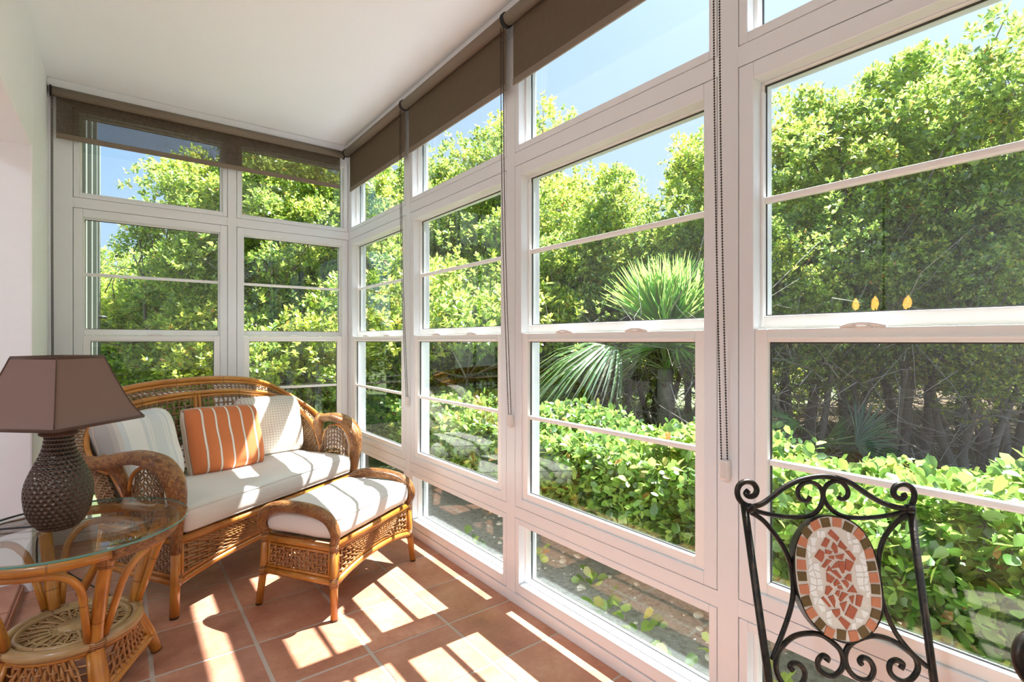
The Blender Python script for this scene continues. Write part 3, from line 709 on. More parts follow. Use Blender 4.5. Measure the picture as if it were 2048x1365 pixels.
for sx in (-1, 1):
    for z_, r_ in ((.300, .0155), (.276, .007), (.178, .007), (.155, .015)):
        m = MB(); x_ = sx * (hx + (.006 if z_ < .2 else 0)); m.tube([(x_, -hy, z_), (x_, hy, z_)], r_, 10); m.build('end_rail', M['rattan'], ott)
    for sy in (-1, 1): m = MB(); m.tube([(sx * (hx + .004), sy * (hy - .024), .165), (sx * hx, sy * (hy - .024), .295)], .007, 8); m.build('panel_frame', M['rattan'], ott)
    m = MB(); weave(m, lambda u, v, sx=sx: Vector((sx * (hx + .003), (-.162 + .324 * u) * sx, .182 + .09 * v)), 14, 5, .0056, .007); m.build('end_weave', M['weave_o'], ott)
    hp = spline([(sx * hx, -hy, .315), (sx * (hx + .012), -.204, .375), (sx * (hx + .014), -.165, .432), (sx * (hx + .014), -.07, .459), (sx * (hx + .014), .07, .459), (sx * (hx + .014), .165, .432), (sx * (hx + .012), .204, .375), (sx * hx, hy, .315)], 6)
    m = MB(); m.tube(hp, lerpn([.018, .022, .026, .027, .027, .026, .022, .018], len(hp)), 12); m.build('handle_band', M['braid'], ott)
m = MB(); m.grid(lambda u, v: (-.29 + .58 * u, -.18 + .36 * v, .318), 2, 2); m.build('seat_deck', M['weave'], ott)
m, shp = soft_box(.588, .395, .112, .030, .012, (30, 20, 6), .003, 7.7)
oc = empty('ottoman_cushion', label='thick cream cushion lying on the ottoman between its braided handles', cat='cushion'); place(oc, (0, 0, .323), base=(OT, OA))
o = m.build('cover', M['cushion'], oc); weld(o)
m = MB(); m.tube(loop_xy(.586, .394, .096), .003, 6, closed=True); m.build('piping', M['piping'], oc)

# ------------------------------------------------------------------ glass-topped side table
TC = Vector((-.127, 2.318, 0)); TZ = .560
tab = empty('glass_top_table', TC, 0, label='round glass-topped rattan side table with a woven lower shelf, left of the loveseat', cat='table')
LA = [R(-70), R(22), R(112), R(202)]
def pol(r, a, z): return Vector((r * math.cos(a), r * math.sin(a), z))
RT_, RS_, RF_ = .285, .178, .255; ZS = .215
for i, a in enumerate(LA):
    m = MB(); m.tube(spline([pol(RF_, a, .005), pol(.222, a, .10), pol(RS_ + .004, a, ZS), pol(.215, a, .36), pol(RT_ - .015, a, .52)], 4), lerpn([.020, .0205, .0205, .020, .019], 17), 12)
    lg = m.build('leg', M['rattan'], tab)
    m = MB(); m.tube([pol(.265, a, .485), pol(RT_ - .012, a, .543)], .0235, 12); m.build('leg_binding', M['wrap'], lg)
    m = MB(); m.tube([pol(RS_ + .002, a, ZS - .016), pol(RS_ + .006, a, ZS + .016)], .024, 12); m.build('leg_binding', M['wrap'], lg)
# top ring: quarter to quarter, plain cane and flat braid
for i in range(4):
    a0, a1 = LA[i], LA[(i + 1) % 4] + (2 * PI if i == 3 else 0)
    if i == 3: a1 = LA[0] + 2 * PI
    arc = [pol(RT_ + .01, a0 + (a1 - a0) * q / 12, .533) for q in range(13)]
    if i % 2 == 0: m = MB(); m.tube(arc, (.010, .024) and [(.009, .024)] * 13, 10, up=(0, 0, 1)); m.build('top_ring_braid', M['braid'], tab)
    else: m = MB(); m.tube(arc, .0175, 10); m.build('top_ring', M['rattan'], tab)
    # arch of thin cane under the ring
    pts = []
    for q in range(21):
        f_ = q / 20; aa = a0 + (a1 - a0) * (.075 + .85 * f_); e_ = abs(2 * f_ - 1)
        zz = ZS + .02 + (.497 - ZS - .02) * (1 - e_ ** 4.5) ** .45 if e_ < 1 else ZS + .02
        rr_ = RS_ + (RT_ - .02 - RS_) * max(0, (zz - ZS)) / (.5 - ZS)
        aa = a0 + (a1 - a0) * (.5 + (f_ - .5) * (.80 if zz > .4 else .84))
        pts.append(pol(rr_, aa, zz))
    m = MB(); m.tube(spline(pts, 2), .0115, 10); m.build('arch_cane', M['rattan'], tab)
    # flared skirt under the shelf
    def skS(u, v, a0=a0, a1=a1):
        aa = a0 + (a1 - a0) * (.06 + .88 * u); chord = math.cos((a1 - a0) / 2) / math.cos(aa - (a0 + a1) / 2)
        r0 = RS_ * (.5 + .5 * chord) ; r1 = .238 * chord * 1.0
        rr_ = r1 + (RS_ - .004 - r1) * v
        return pol(rr_, aa, .075 + (ZS - .02 - .075) * v)
    m = MB(); weave(m, lambda u, v: skS(.5 + (u - .5) * (.35 + .65 * (1 - v) + .3 * v), v), 17, 4, .0055, .006, dv=False); weave(m, skS, 12, 5, .0045, .006, du=False); m.build('skirt_weave', M['weave_o'], tab)
    for v_, r_ in ((-.04, .014), (.1, .009), (1.0, .010)):
        m = MB(); m.tube([skS(-.05 + 1.1 * q / 8, v_) for q in range(9)], r_, 8); m.build('skirt_rail', M['rattan'], tab)
    for u_ in (0, 1):
        m = MB(); m.tube([skS(u_, 0), skS(u_, 1)], .009, 8); m.build('skirt_stile', M['rattan'], tab)
m = MB(); m.tube([pol(RS_ - .002, 2 * PI * q / 40, ZS) for q in range(40)], .0185, 12, closed=True); m.build('shelf_ring', M['rattan_pale'], tab)
m = MB(); m.tube([pol(RS_ - .028, 2 * PI * q / 40, ZS + .008) for q in range(40)], .009, 8, closed=True); m.build('shelf_inner_ring', M['rattan_pale'], tab)
m = MB()
for q in range(40):
    a = 2 * PI * q / 40
    m.tube([pol(.04, a, ZS + .004), pol(.09, a + .05, ZS + (.010 if q % 2 else .002)), pol(RS_ - .03, a, ZS + .004)], .0042, 5, cap=False)
    m.tube([pol(.045, a, ZS + .002), pol(RS_ - .03, a + .35, ZS + .006)], .003, 4, cap=False)
for k, rr_ in enumerate((.065, .09, .118, .142)):
    m.tube([pol(rr_, 2 * PI * q / 40, ZS + .006 + .004 * (-1) ** (q + k)) for q in range(40)], .0032, 4, closed=True)
m.build('shelf_weave', M['rattan_pale'], tab)
m = MB(); m.lathe([(.001, ZS + .014), (.040, ZS + .014), (.046, ZS + .009), (.046, ZS + .001), (.001, ZS + .001)], 24); m.build('shelf_medallion', M['rattan_pale'], tab)
m = MB(); m.lathe([(0.001, TZ + .004), (.329, TZ + .004), (.331, TZ + .002)], 96); m.lathe([(.331, TZ - .005), (.329, TZ - .007), (.001, TZ - .007)], 96); m.build('glass_top', M['tglass'], tab, smooth=False)
m = MB(); m.lathe([(.331, TZ - .005), (.3325, TZ - .002), (.331, TZ + .002)], 96); m.build('glass_edge', M['glass_edge'], tab)
for a in LA:
    m = MB(); q = pol(RT_ + .01, a, 0); m.lathe([(.001, TZ - .007), (.009, TZ - .007), (.009, TZ - .012), (.001, TZ - .0125)], 10, q.x, q.y); m.build('glass_bumper', M['clear'], tab)

# ------------------------------------------------------------------ table lamp
LP = Vector((-.168, 2.327, TZ + .0045))
lamp = empty('table_lamp', LP, 0, label='table lamp with dimpled bronze vase base and brown square shade, on the glass table', cat='lamp')
prof_k = [(.048, .0), (.056, .006), (.073, .030), (.086, .062), (.092, .10), (.093, .13), (.089, .16), (.079, .19), (.066, .22), (.053, .25), (.045, .275), (.041, .30), (.040, .315)]
pk = spline([(r_, 0, z_) for r_, z_ in prof_k], 16)
NTH = 30; NC = 300
def dimple(th, i, r_, z_):
    # hexagonal rows of round hollows
    if z_ < .004 or z_ > .312: return 0
    rowh = .0135; row = z_ / rowh; best = 9
    for rr_ in (math.floor(row), math.floor(row) + 1):
        off = .5 * (rr_ % 2); col = th / (2 * PI) * NTH - off; fr = abs(col - round(col)); du_ = fr * 2 * PI * r_ / NTH; dz_ = (row - rr_) * rowh
        best = min(best, math.hypot(du_, dz_) / max(.004, min(.0075, PI * r_ / NTH * .95)))
    return -.0042 * max(0, 1 - best * best) ** .8
m = MB(); m.lathe([(p.x, p.z) for p in pk], NC, fn=dimple); m.disc(0, 0, 0, .048, 40, True); m.build('vase_base', M['lampbase'], lamp)
m = MB(); m.lathe([(.040, .312), (.052, .318), (.054, .324), (.042, .333), (.026, .345), (.016, .352), (.012, .36), (.011, .42), (.001, .42)], 32); m.build('neck', M['shade_trim'], lamp)
# shade: four concave trapezoid sides
cdir = math.atan2(-2.327, .168)
a_rot = cdir - R(3)
ZB, ZT_ = .923 - LP.z, 1.145 - LP.z
def shp_r(v, off=0): return (.236 + (.120 - .236) * v ** .75 + off)
sh = MB()
for off, fl in ((0, False), (-.003, True)):
    for k in range(4):
        a0, a1 = a_rot + k * PI / 2, a_rot + (k + 1) * PI / 2
        def Q(u, v, off=off, a0=a0, a1=a1):
            r_ = shp_r(v, off); p = pol(r_, a0, ZB + (ZT_ - ZB) * v).lerp(pol(r_, a1, ZB + (ZT_ - ZB) * v), u); return p
        sh.grid(Q, 1, 10) if not fl else sh.grid(lambda u, v, Q=Q: Q(1 - u, v), 1, 10)
o = sh.build('lamp_shade', M['shade'], lamp, smooth=False)
m = MB()
for v_ in (0, 1):
    for k in range(4):
        a0, a1 = a_rot + k * PI / 2, a_rot + (k + 1) * PI / 2; z_ = ZB + (ZT_ - ZB) * v_
        m.tube([pol(shp_r(v_), a0, z_), pol(shp_r(v_), a1, z_)], [(.0028, .006)] * 2, 6, up=(0, 0, 1))
for k in range(4):
    a0 = a_rot + k * PI / 2; m.tube([pol(shp_r(q / 8, .001), a0, ZB + (ZT_ - ZB) * q / 8) for q in range(9)], .0022, 5)
m.build('shade_trim', M['shade_trim'], lamp)
m = MB()
for k in range(4): m.tube([(0, 0, ZT_ - .02), pol(shp_r(.97), a_rot + k * PI / 2, ZT_ - .005)], .002, 5)
m.tube([(0, 0, .415), (.036, 0, .43), (.038, 0, .51), (0, 0, ZT_ - .03)], .002, 5); m.tube([(0, 0, ZT_ - .03), (0, 0, ZT_ - .005)], .004, 8); m.build('shade_support', M['iron'], lamp)
m = MB(); bl = [(.001, .42), (.014, .425), (.016, .44), (.026, .465), (.030, .49), (.026, .51), (.012, .523), (.001, .525)]; m.lathe(bl, 16); m.build('bulb', M['clear'], lamp)
# lamp cord
cd = spline([(-.23, 2.36, TZ + .012), (-.33, 2.40, TZ + .012), (-.375, 2.45, TZ + .01), (-.33, 2.52, TZ + .010), (-.27, 2.56, TZ + .012), (-.245, 2.68, TZ - .015), (-.262, 2.72, .40), (-.262, 2.78, .24), (-.25, 2.80, .10), (-.20, 2.78, .010), (-.05, 2.74, .006), (-.02, 2.86, .006), (-.04, 3.05, .006), (-.10, 3.2, .006), (-.22, 3.5, .006), (-.31, 3.8, .01)], 8)
m = MB(); m.tube(cd, .0032, 6); m.build('lamp_cord', M['cord'], None, label='thin black lamp cord looping over the glass table and down to the tiles', cat='cord')

# ------------------------------------------------------------------ house chandelier, and added fill lights
def m_emit(name, col, st):
    t = NT(name); e_ = t.n('Emission'); e_.inputs[0].default_value = (*col, 1); e_.inputs[1].default_value = st; return t.final(e_)
M['lit_bulb'] = m_emit('lit_bulb', (1.0, .42, .10), 7.0)
M['fill_glass'] = m_emit('fill_opal_glass', (1.0, .95, .88), 4.0)
ch_ = empty('chandelier', (-2.0, 1.50, 1.46), 0, label='small chandelier with five warm bulbs in the house, reflected in the rightmost window', cat='lamp')
m = MB(); m.tube([(0, 0, -.02), (0, 0, CZ - 1.46)], .006, 8); m.lathe([(.001, CZ - 1.48), (.05, CZ - 1.48), (.05, CZ - 1.462)], 20); m.build('stem', M['iron'], ch_)
for k in range(5):
    a = 2 * PI * k / 5; m = MB(); m.tube(spline([(0, 0, .02), (.08 * math.cos(a), .08 * math.sin(a), -.06), (.17 * math.cos(a), .17 * math.sin(a), -.05), (.19 * math.cos(a), .19 * math.sin(a), .0)], 4), .005, 6); m.build('arm', M['iron'], ch_)
    m = MB(); m.lathe([(.001, .0), (.016, .006), (.026, .035), (.020, .070), (.003, .10)], 12, .19 * math.cos(a), .19 * math.sin(a)); m.build('bulb', M['lit_bulb'], ch_)
for nm, loc, en in (('in the house beyond the left opening, the nearer one', (-1.7, .4, CZ), 13.0), ('in the house, the farther one', (-1.7, 2.2, CZ), 1.5)):  # unseen fixtures added to give the sunroom a cool fill light
    r_ = empty('fill_light', loc, 0, label='added unseen fill light ' + nm, cat='lamp')
    m = MB(); m.lathe([(.17, -.001), (.17, -.03), (.16, -.035)], 32); m.build('rim', M['vinyl'], r_)
    m = MB(); m.lathe([(.16, -.03), (.15, -.05), (.10, -.07), (.001, -.08)], 32); m.build('diffuser', M['fill_glass'], r_)
    l = bpy.data.lights.new('fill_disc', 'AREA'); l.shape = 'DISK'; l.size = .30; l.energy = en; l.color = (.72, .87, 1); o = bpy.data.objects.new('fill_disc', l); C.objects.link(o); o.parent = r_; o.location = (0, 0, -.085)

# ------------------------------------------------------------------ iron chairs with a mosaic medallion
CH = {'post_l': [(-0.1851,0.8466),(-0.1734,0.6837),(-0.1694,0.5074)],'post_r': [(0.1766,0.8337),(0.1655,0.5074)],'scroll_l': [(-0.1737,0.8385),(-0.1885,0.8466),(-0.1966,0.8596),(-0.1962,0.8743),(-0.188,0.8858),(-0.1742,0.8904),(-0.1606,0.8864),(-0.1542,0.8743),(-0.1596,0.8628),(-0.1715,0.8596),(-0.1789,0.8655),(-0.1726,0.872)],'scroll_r': [(0.1745,0.8353),(0.1844,0.8482),(0.1901,0.8645),(0.1856,0.8782),(0.1711,0.8851),(0.154,0.8818),(0.1452,0.871),(0.1474,0.8596),(0.1589,0.8553),(0.1678,0.8602),(0.166,0.8661)],'arch': [(-0.1739,0.8375),(-0.1507,0.8427),(-0.1285,0.8547),(-0.0944,0.8776),(-0.0574,0.8934),(-0.0142,0.901),(0.0206,0.8983),(0.054,0.8868),(0.0887,0.8628),(0.1174,0.8466),(0.1471,0.8375),(0.1745,0.8353)],'in_l': [(-0.1725,0.8337),(-0.1355,0.824),(-0.0912,0.8182),(-0.0531,0.8192),(-0.0313,0.8272),(-0.0169,0.8433),(-0.0107,0.8628),(-0.0154,0.8792),(-0.0299,0.8884),(-0.0476,0.8874),(-0.0611,0.8776),(-0.0653,0.8645),(-0.0591,0.8531),(-0.0454,0.8514),(-0.0391,0.8596)],'in_r': [(0.1701,0.8304),(0.1235,0.8208),(0.0708,0.816),(0.0299,0.8192),(0.0073,0.8304),(-0.006,0.8466),(-0.0092,0.8661),(0.0008,0.8825),(0.0177,0.8907),(0.0348,0.8874),(0.0451,0.8743),(0.0431,0.8612),(0.0315,0.8537),(0.0217,0.858)],'side_l': [(-0.1715,0.8272),(-0.1473,0.8112),(-0.1262,0.7858),(-0.109,0.7575),(-0.0992,0.7265),(-0.097,0.6958),(-0.1025,0.6596),(-0.115,0.6269),(-0.1365,0.5859),(-0.1591,0.547)],'side_r': [(0.1655,0.824),(0.134,0.8016),(0.1091,0.7763),(0.0937,0.745),(0.0849,0.708),(0.0833,0.6716),(0.089,0.6358),(0.1024,0.5975),(0.1259,0.5628),(0.1566,0.5342)],'low_l': [(-0.1186,0.5279),(-0.1238,0.5345),(-0.117,0.5406),(-0.105,0.5393),(-0.0957,0.5292),(-0.0959,0.5161),(-0.1052,0.503),(-0.1227,0.4952),(-0.1425,0.5056),(-0.1524,0.5292),(-0.1471,0.5557),(-0.1311,0.5745),(-0.1078,0.5894),(-0.0795,0.5948),(-0.0522,0.5921),(-0.0325,0.5799),(-0.0165,0.5638),(-0.0131,0.5451),(-0.02,0.5292),(-0.0352,0.5187),(-0.0516,0.52),(-0.0651,0.5318),(-0.0648,0.5451),(-0.0544,0.5544),(-0.0443,0.5504),(-0.0483,0.5438)],'low_r': [(0.0238,0.5385),(0.0203,0.5451),(0.0288,0.5512),(0.0415,0.5451),(0.0466,0.5292),(0.0365,0.5134),(0.021,0.5108),(0.0041,0.5187),(-0.0071,0.5345),(-0.0083,0.5531),(-0.0004,0.5691),(0.0167,0.5812),(0.0456,0.5894),(0.073,0.588),(0.0989,0.5785),(0.1208,0.5638),(0.1362,0.5477),(0.1359,0.5292),(0.1209,0.5134),(0.1034,0.5082),(0.0852,0.5161),(0.0784,0.5292),(0.0836,0.5424),(0.0965,0.5464),(0.1075,0.5398),(0.1013,0.5305)],'oval': [(-0.0115,0.8202),(0.0257,0.8144),(0.0509,0.7985),(0.0675,0.7732),(0.0774,0.7388),(0.0805,0.6958),(0.0785,0.6566),(0.0693,0.6269),(0.0506,0.6034),(0.0249,0.5873),(0.001,0.5815),(-0.0246,0.5859),(-0.0493,0.5975),(-0.0699,0.6166),(-0.0861,0.6447),(-0.0939,0.6746),(-0.0954,0.708),(-0.0918,0.745),(-0.0814,0.7732),(-0.0629,0.7969),(-0.0382,0.8144)],'rim': [(-0.0184,0.808),(0.0059,0.8086),(0.0286,0.7991),(0.0495,0.7851),(0.0607,0.7669),(0.066,0.7466),(0.0664,0.7234),(0.068,0.7013),(0.0677,0.6792),(0.0649,0.6551),(0.0604,0.6334),(0.0482,0.6136),(0.0303,0.6004),(0.0094,0.5931),(-0.0161,0.5946),(-0.0397,0.6004),(-0.0568,0.6151),(-0.0717,0.6349),(-0.0795,0.6572),(-0.081,0.6792),(-0.0818,0.7035),(-0.0807,0.7259),(-0.0786,0.7497),(-0.0725,0.7707),(-0.0612,0.7889),(-0.0407,0.8032)],'red': [[(-0.0089,0.7947),(0.0071,0.778),(0.0009,0.7699),(-0.017,0.7861)],[(-0.0225,0.7791),(-0.0136,0.774),(-0.024,0.7588),(-0.0343,0.763)],[(0.0082,0.7733),(0.0203,0.7584),(0.0146,0.7533),(0.0013,0.7607)],[(-0.0074,0.7699),(-0.0009,0.763),(-0.0008,0.7492),(-0.0069,0.7469),(-0.0132,0.7595)],[(-0.0382,0.7561),(-0.029,0.7503),(-0.032,0.7378),(-0.038,0.7305),(-0.0515,0.7412)],[(-0.0269,0.7561),(-0.0118,0.7515),(-0.0171,0.7458),(-0.027,0.7469)],[(0.014,0.7526),(0.0241,0.7533),(0.0355,0.7378),(0.0314,0.7321)],[(-0.0074,0.7435),(0.0126,0.7469),(0.0064,0.735),(-0.0045,0.7378)],[(-0.0213,0.7423),(-0.0099,0.7435),(-0.0111,0.7355),(-0.0195,0.7378)],[(-0.0259,0.7366),(-0.0157,0.7344),(-0.0333,0.7196),(-0.0392,0.7219)],[(0.0143,0.7378),(0.0306,0.7305),(0.0192,0.7124),(0.0098,0.7162)],[(-0.0034,0.7332),(0.0109,0.7321),(0.0077,0.7106),(0.003,0.7088),(-0.0021,0.7196)],[(-0.0053,0.7321),(-0.0032,0.7207),(-0.0197,0.7185)],[(-0.0227,0.7241),(-0.0178,0.7146),(-0.0304,0.7133)],[(-0.0216,0.714),(-0.0089,0.7155),(0.001,0.7016),(-0.0039,0.6989)],[(-0.0306,0.7117),(-0.0136,0.7005),(-0.0237,0.6904),(-0.0319,0.6938)],[(0.0148,0.7079),(0.021,0.7079),(0.0195,0.6931),(0.0048,0.6994)],[(-0.01,0.6994),(-0.0039,0.6904),(-0.0171,0.6848),(-0.0187,0.6904)],[(-0.0018,0.696),(0.0094,0.6967),(0.014,0.6893),(0.0089,0.6815)],[(-0.0343,0.6855),(-0.0261,0.6855),(-0.0214,0.6804),(-0.0343,0.6677),(-0.0388,0.6704)],[(0.0217,0.6877),(0.0287,0.6722),(0.0078,0.6744)],[(-0.0107,0.6859),(-0.0021,0.6859),(-0.0,0.6782),(-0.0103,0.6804)],[(-0.0432,0.666),(-0.0291,0.6473),(-0.0337,0.6457),(-0.048,0.6627)],[(-0.0335,0.6649),(-0.0219,0.6686),(-0.0193,0.6572),(-0.0229,0.6444)],[(-0.0133,0.6766),(-0.0067,0.6766),(-0.0118,0.6649),(-0.0184,0.6704)],[(-0.0025,0.6744),(0.0092,0.6704),(-0.009,0.6554),(-0.012,0.6605)],[(0.0096,0.6649),(0.0216,0.6677),(0.0157,0.6517)],[(0.0268,0.6693),(0.0395,0.6671),(0.0305,0.6457),(0.0213,0.6495)],[(-0.0112,0.6523),(0.0047,0.6567),(-0.0055,0.6374)],[(0.0101,0.6517),(0.0245,0.6418),(0.0118,0.6226),(-0.0035,0.6313)],[(-0.0307,0.6407),(-0.0125,0.6429),(-0.013,0.6331),(-0.0218,0.6265)],[(-0.0117,0.6287),(0.0059,0.6157),(-0.0037,0.6038),(-0.0178,0.6233)]]}

def iron_chair(loc, rz, label, group=None):
    root = empty('iron_chair', loc, rz, label=label, cat='chair')
    def L3(p, dy=0): return Vector((p[0], -.23 * (.85 - p[1]) + dy, p[1]))
    def bar(nm, pts, r, n=5, dy=0, taper=False):
        c = spline([L3(p, dy) for p in pts], n); m = MB(); rr_ = [r] * len(c)
        m.tube(c, rr_, 8); return m.build(nm, M['iron'], root)
    for k, key in ((-1, 'post_l'), (1, 'post_r')):
        top, bot = CH[key][0], CH[key][-1]; x_ = bot[0]
        pts = [L3(top), L3(bot), Vector((x_ * 1.0, -.115, .44)), Vector((x_ * 1.02, -.09, .30)), Vector((x_ * 1.06, -.03, .12)), Vector((x_ * 1.1, .03, .004))]
        m = MB(); m.tube(pts, [.0078] * 6, 10); m.build('back_leg', M['iron'], root)
    for key in ('scroll_l', 'scroll_r'): bar('scroll', CH[key], .0062)
    bar('top_bar', CH['arch'], .0062)
    for key in ('in_l', 'in_r'): bar('inner_scroll', CH[key], .0050)
    for key in ('side_l', 'side_r'): bar('side_bow', CH[key], .0052)
    for key in ('low_l', 'low_r'): bar('lower_scroll', CH[key], .0056)
    for p in ((-.1735, .8355), (.1745, .834)):
        m = MB(); q = L3(p); m.lathe([(.001, q.z - .012), (.011, q.z - .006), (.0125, q.z), (.010, q.z + .008), (.001, q.z + .011)], 10, q.x, q.y); m.build('weld_joint', M['iron'], root)
    # mosaic plate
    nrm = Vector((0, -1, .23)).normalized()
    ov = spline([L3(p) for p in CH['oval']], 3, closed=True); n_ = len(ov); T_ = .019
    m = MB(); fr_ = [p + nrm * T_ * .5 for p in ov]; bk = [p - nrm * T_ * .5 for p in ov]
    m.add(fr_ + bk, [tuple(range(n_)), tuple(range(2 * n_ - 1, n_ - 1, -1))] + [(i, n_ + i, n_ + (i + 1) % n_, (i + 1) % n_) for i in range(n_)])
    pl = m.build('medallion', M['grout_w'], root, smooth=False)
    m = MB(); m.tube([p for p in ov], [(T_ * .62, .0022)] * n_, 6, closed=True, up=None); 
    c_ = sum(ov, Vector()) / n_
    m = MB(); vs, fs = [], []
    for i, p in enumerate(ov):
        d_ = (p - c_).normalized()
        for s_, k_ in ((.58, .0), (.58, .0028), (-.58, .0028), (-.58, .0)): vs.append(p + nrm * T_ * s_ + d_ * k_)
    for i in range(n_):
        for j in range(4): fs.append((i * 4 + j, i * 4 + (j + 1) % 4, ((i + 1) % n_) * 4 + (j + 1) % 4, ((i + 1) % n_) * 4 + j))
    m.add(vs, fs); m.build('medallion_rim', M['iron'], pl, smooth=False)
    def piece(poly, mat, h_=.0022):
        P_ = [L3(p) + nrm * (T_ * .5) for p in poly]; k_ = len(P_); cc = sum(P_, Vector()) / k_
        top = [cc + (p - cc) * .95 + nrm * h_ for p in P_]
        A_ = sum(((P_[i] - cc).cross(P_[(i + 1) % k_] - cc)).dot(nrm) for i in range(k_))
        idx = list(range(k_)) if A_ > 0 else list(range(k_))[::-1]
        m = MB(); m.add([P_[i] for i in idx] + [top[i] for i in idx], [tuple(range(k_, 2 * k_))] + [(i, (i + 1) % k_, k_ + (i + 1) % k_, k_ + i) for i in range(k_)])
        m.build('mosaic_piece', M[mat], pl, smooth=False)
    rim = CH['rim']; nr = len(rim)
    for i, p in enumerate(rim):
        a, b = rim[i - 1], rim[(i + 1) % nr]; tx, tz = b[0] - a[0], b[1] - a[1]; l_ = math.hypot(tx, tz); tx /= l_; tz /= l_; h2 = .0093
        rn = lambda: random.uniform(-.0008, .0008)
        piece([(p[0] + sx * tx * h2 + sy * -tz * h2 + rn(), p[1] + sx * tz * h2 + sy * tx * h2 + rn()) for sx, sy in ((-1, -1), (1, -1), (1, 1), (-1, 1))], 'ms_peach' if i % 2 else 'ms_olive')
    cen = [(sum(q[0] for q in poly) / len(poly), sum(q[1] for q in poly) / len(poly)) for poly in CH['red']]
    for poly in CH['red']: piece(poly, 'ms_red')
    # white shards fill the rest
    rc = (sum(p[0] for p in rim) / nr, sum(p[1] for p in rim) / nr)
    inner = [(rc[0] + (p[0] - rc[0]) * .88, rc[1] + (p[1] - rc[1]) * .93) for p in rim]
    def inside(p, poly):
        c2 = False
        for i in range(len(poly)):
            a, b = poly[i], poly[i - 1]
            if (a[1] > p[1]) != (b[1] > p[1]) and p[0] < (b[0] - a[0]) * (p[1] - a[1]) / (b[1] - a[1]) + a[0]: c2 = not c2
        return c2
    rnd = random.Random(4); st = .0125; gx, gzz = 16, 24
    gp = [[(rc[0] + (i - gx / 2) * st + rnd.uniform(-.33, .33) * st, rc[1] + (j - gzz / 2) * st + rnd.uniform(-.33, .33) * st) for j in range(gzz + 1)] for i in range(gx + 1)]
    for i in range(gx):
        for j in range(gzz):
            q = [gp[i][j], gp[i + 1][j], gp[i + 1][j + 1], gp[i][j + 1]]; cc = (sum(a[0] for a in q) / 4, sum(a[1] for a in q) / 4)
            q = [(cc[0] + (a[0] - cc[0]) * .90, cc[1] + (a[1] - cc[1]) * .90) for a in q]
            if not all(inside(a, inner) for a in q): continue
            if any(inside(a, poly) for a in q + [cc] for poly in CH['red']) or any(inside(a, q) for poly in CH['red'] for a in poly): continue
            piece(q, 'ms_white', .0015)
    # seat and front legs (towards the camera)
    sw = .185
    m = MB(); sl = [(-sw, -.10, .445), (-sw, -.45, .445), (-sw + .04, -.50, .445), (sw - .04, -.50, .445), (sw, -.45, .445), (sw, -.10, .445)]; m.tube(sl, .008, 8, closed=True); m.build('seat_frame', M['iron'], root)
    m = MB()
    m.box(-sw + .01, sw - .01, -.47, -.11, .447, .475); m.build('seat_pad', M['tan'], root, smooth=False, bevel=.012)
    for k in (-1, 1):
        m = MB(); m.tube([(k * (sw - .01), -.46, .445), (k * (sw - .005), -.465, .25), (k * (sw + .01), -.48, .003)], .008, 8); m.build('front_leg', M['iron'], root)
    m = MB(); m.tube([(-sw, -.46, .20), (sw, -.46, .20)], .005, 6); m.build('stretcher', M['iron'], root)
    return root
dv = Vector((math.sin(YAW), math.cos(YAW), 0)); rv = Vector((math.cos(YAW), -math.sin(YAW), 0))
iron_chair(dv * 1.12 + rv * .691, -YAW, 'black wrought-iron chair back with a mosaic oval, scrolls and arched top, by the right window')
chair2 = copy_tree(bpy.data.objects['iron_chair']); chair2.location = dv * .53 + rv * .725; chair2['label'] = 'second iron chair, only the edge of its scroll showing at the bottom right corner'


# ------------------------------------------------------------------ vegetation
rng = np.random.default_rng(11); random.seed(21)
def nrm_(a): return a / np.maximum(1e-9, np.linalg.norm(a, axis=-1, keepdims=True))
def leaf_mesh(name, P, D, L, Wd, col, mat, six=False, droop=0.0):
    """one leaf per row: base P, direction D, length L, width Wd, colour col; folded along its rib"""
    n = len(P); rnd = nrm_(rng.normal(size=(n, 3)) * .55 + np.array([0, 0, 1.0])); S = nrm_(np.cross(D, rnd)); N = np.cross(S, D)
    L = L[:, None]; W_ = Wd[:, None]
    if not six:
        V = np.stack([P, P + D * L * .55 + S * W_ * .5 + N * L * .06, P + D * L - np.array([0, 0, 1]) * L * droop, P + D * L * .55 - S * W_ * .5 + N * L * .06], 1).reshape(-1, 3)
        k = 4; F = np.array([[0, 1, 2], [0, 2, 3]])
    else:
        V = np.stack([P, P + D * L * .38 + S * W_ * .42 + N * L * .07, P + D * L * .76 + S * W_ * .46 + N * L * .05, P + D * L - N * L * .03,
                      P + D * L * .76 - S * W_ * .46 + N * L * .05, P + D * L * .38 - S * W_ * .42 + N * L * .07, P + D * L * .55], 1).reshape(-1, 3)
        k = 7; F = np.array([[0, 1, 6], [1, 2, 6], [2, 3, 6], [3, 4, 6], [4, 5, 6], [5, 0, 6]])
    T = (np.arange(n)[:, None, None] * k + F[None]).reshape(-1, 3)
    me = bpy.data.meshes.new(name); me.vertices.add(len(V)); me.vertices.foreach_set('co', V.astype(np.float32).ravel())
    me.loops.add(T.size); me.loops.foreach_set('vertex_index', T.astype(np.int32).ravel())
    me.polygons.add(len(T)); me.polygons.foreach_set('loop_start', np.arange(0, T.size, 3, dtype=np.int32))
    at_ = me.attributes.new('col', 'FLOAT_COLOR', 'POINT'); c4 = np.ones((n, k, 4), np.float32); c4[:, :, :3] = col[:, None, :]; at_.data.foreach_set('color', c4.ravel())
    me.materials.append(mat); me.update(calc_edges=True); me.validate(); return me
def leaf_cols(n, pal, w_):
    pal = np.array(pal); idx = rng.choice(len(pal), n, p=np.array(w_) / sum(w_)); return pal[idx] * rng.uniform(.75, 1.25, (n, 1))
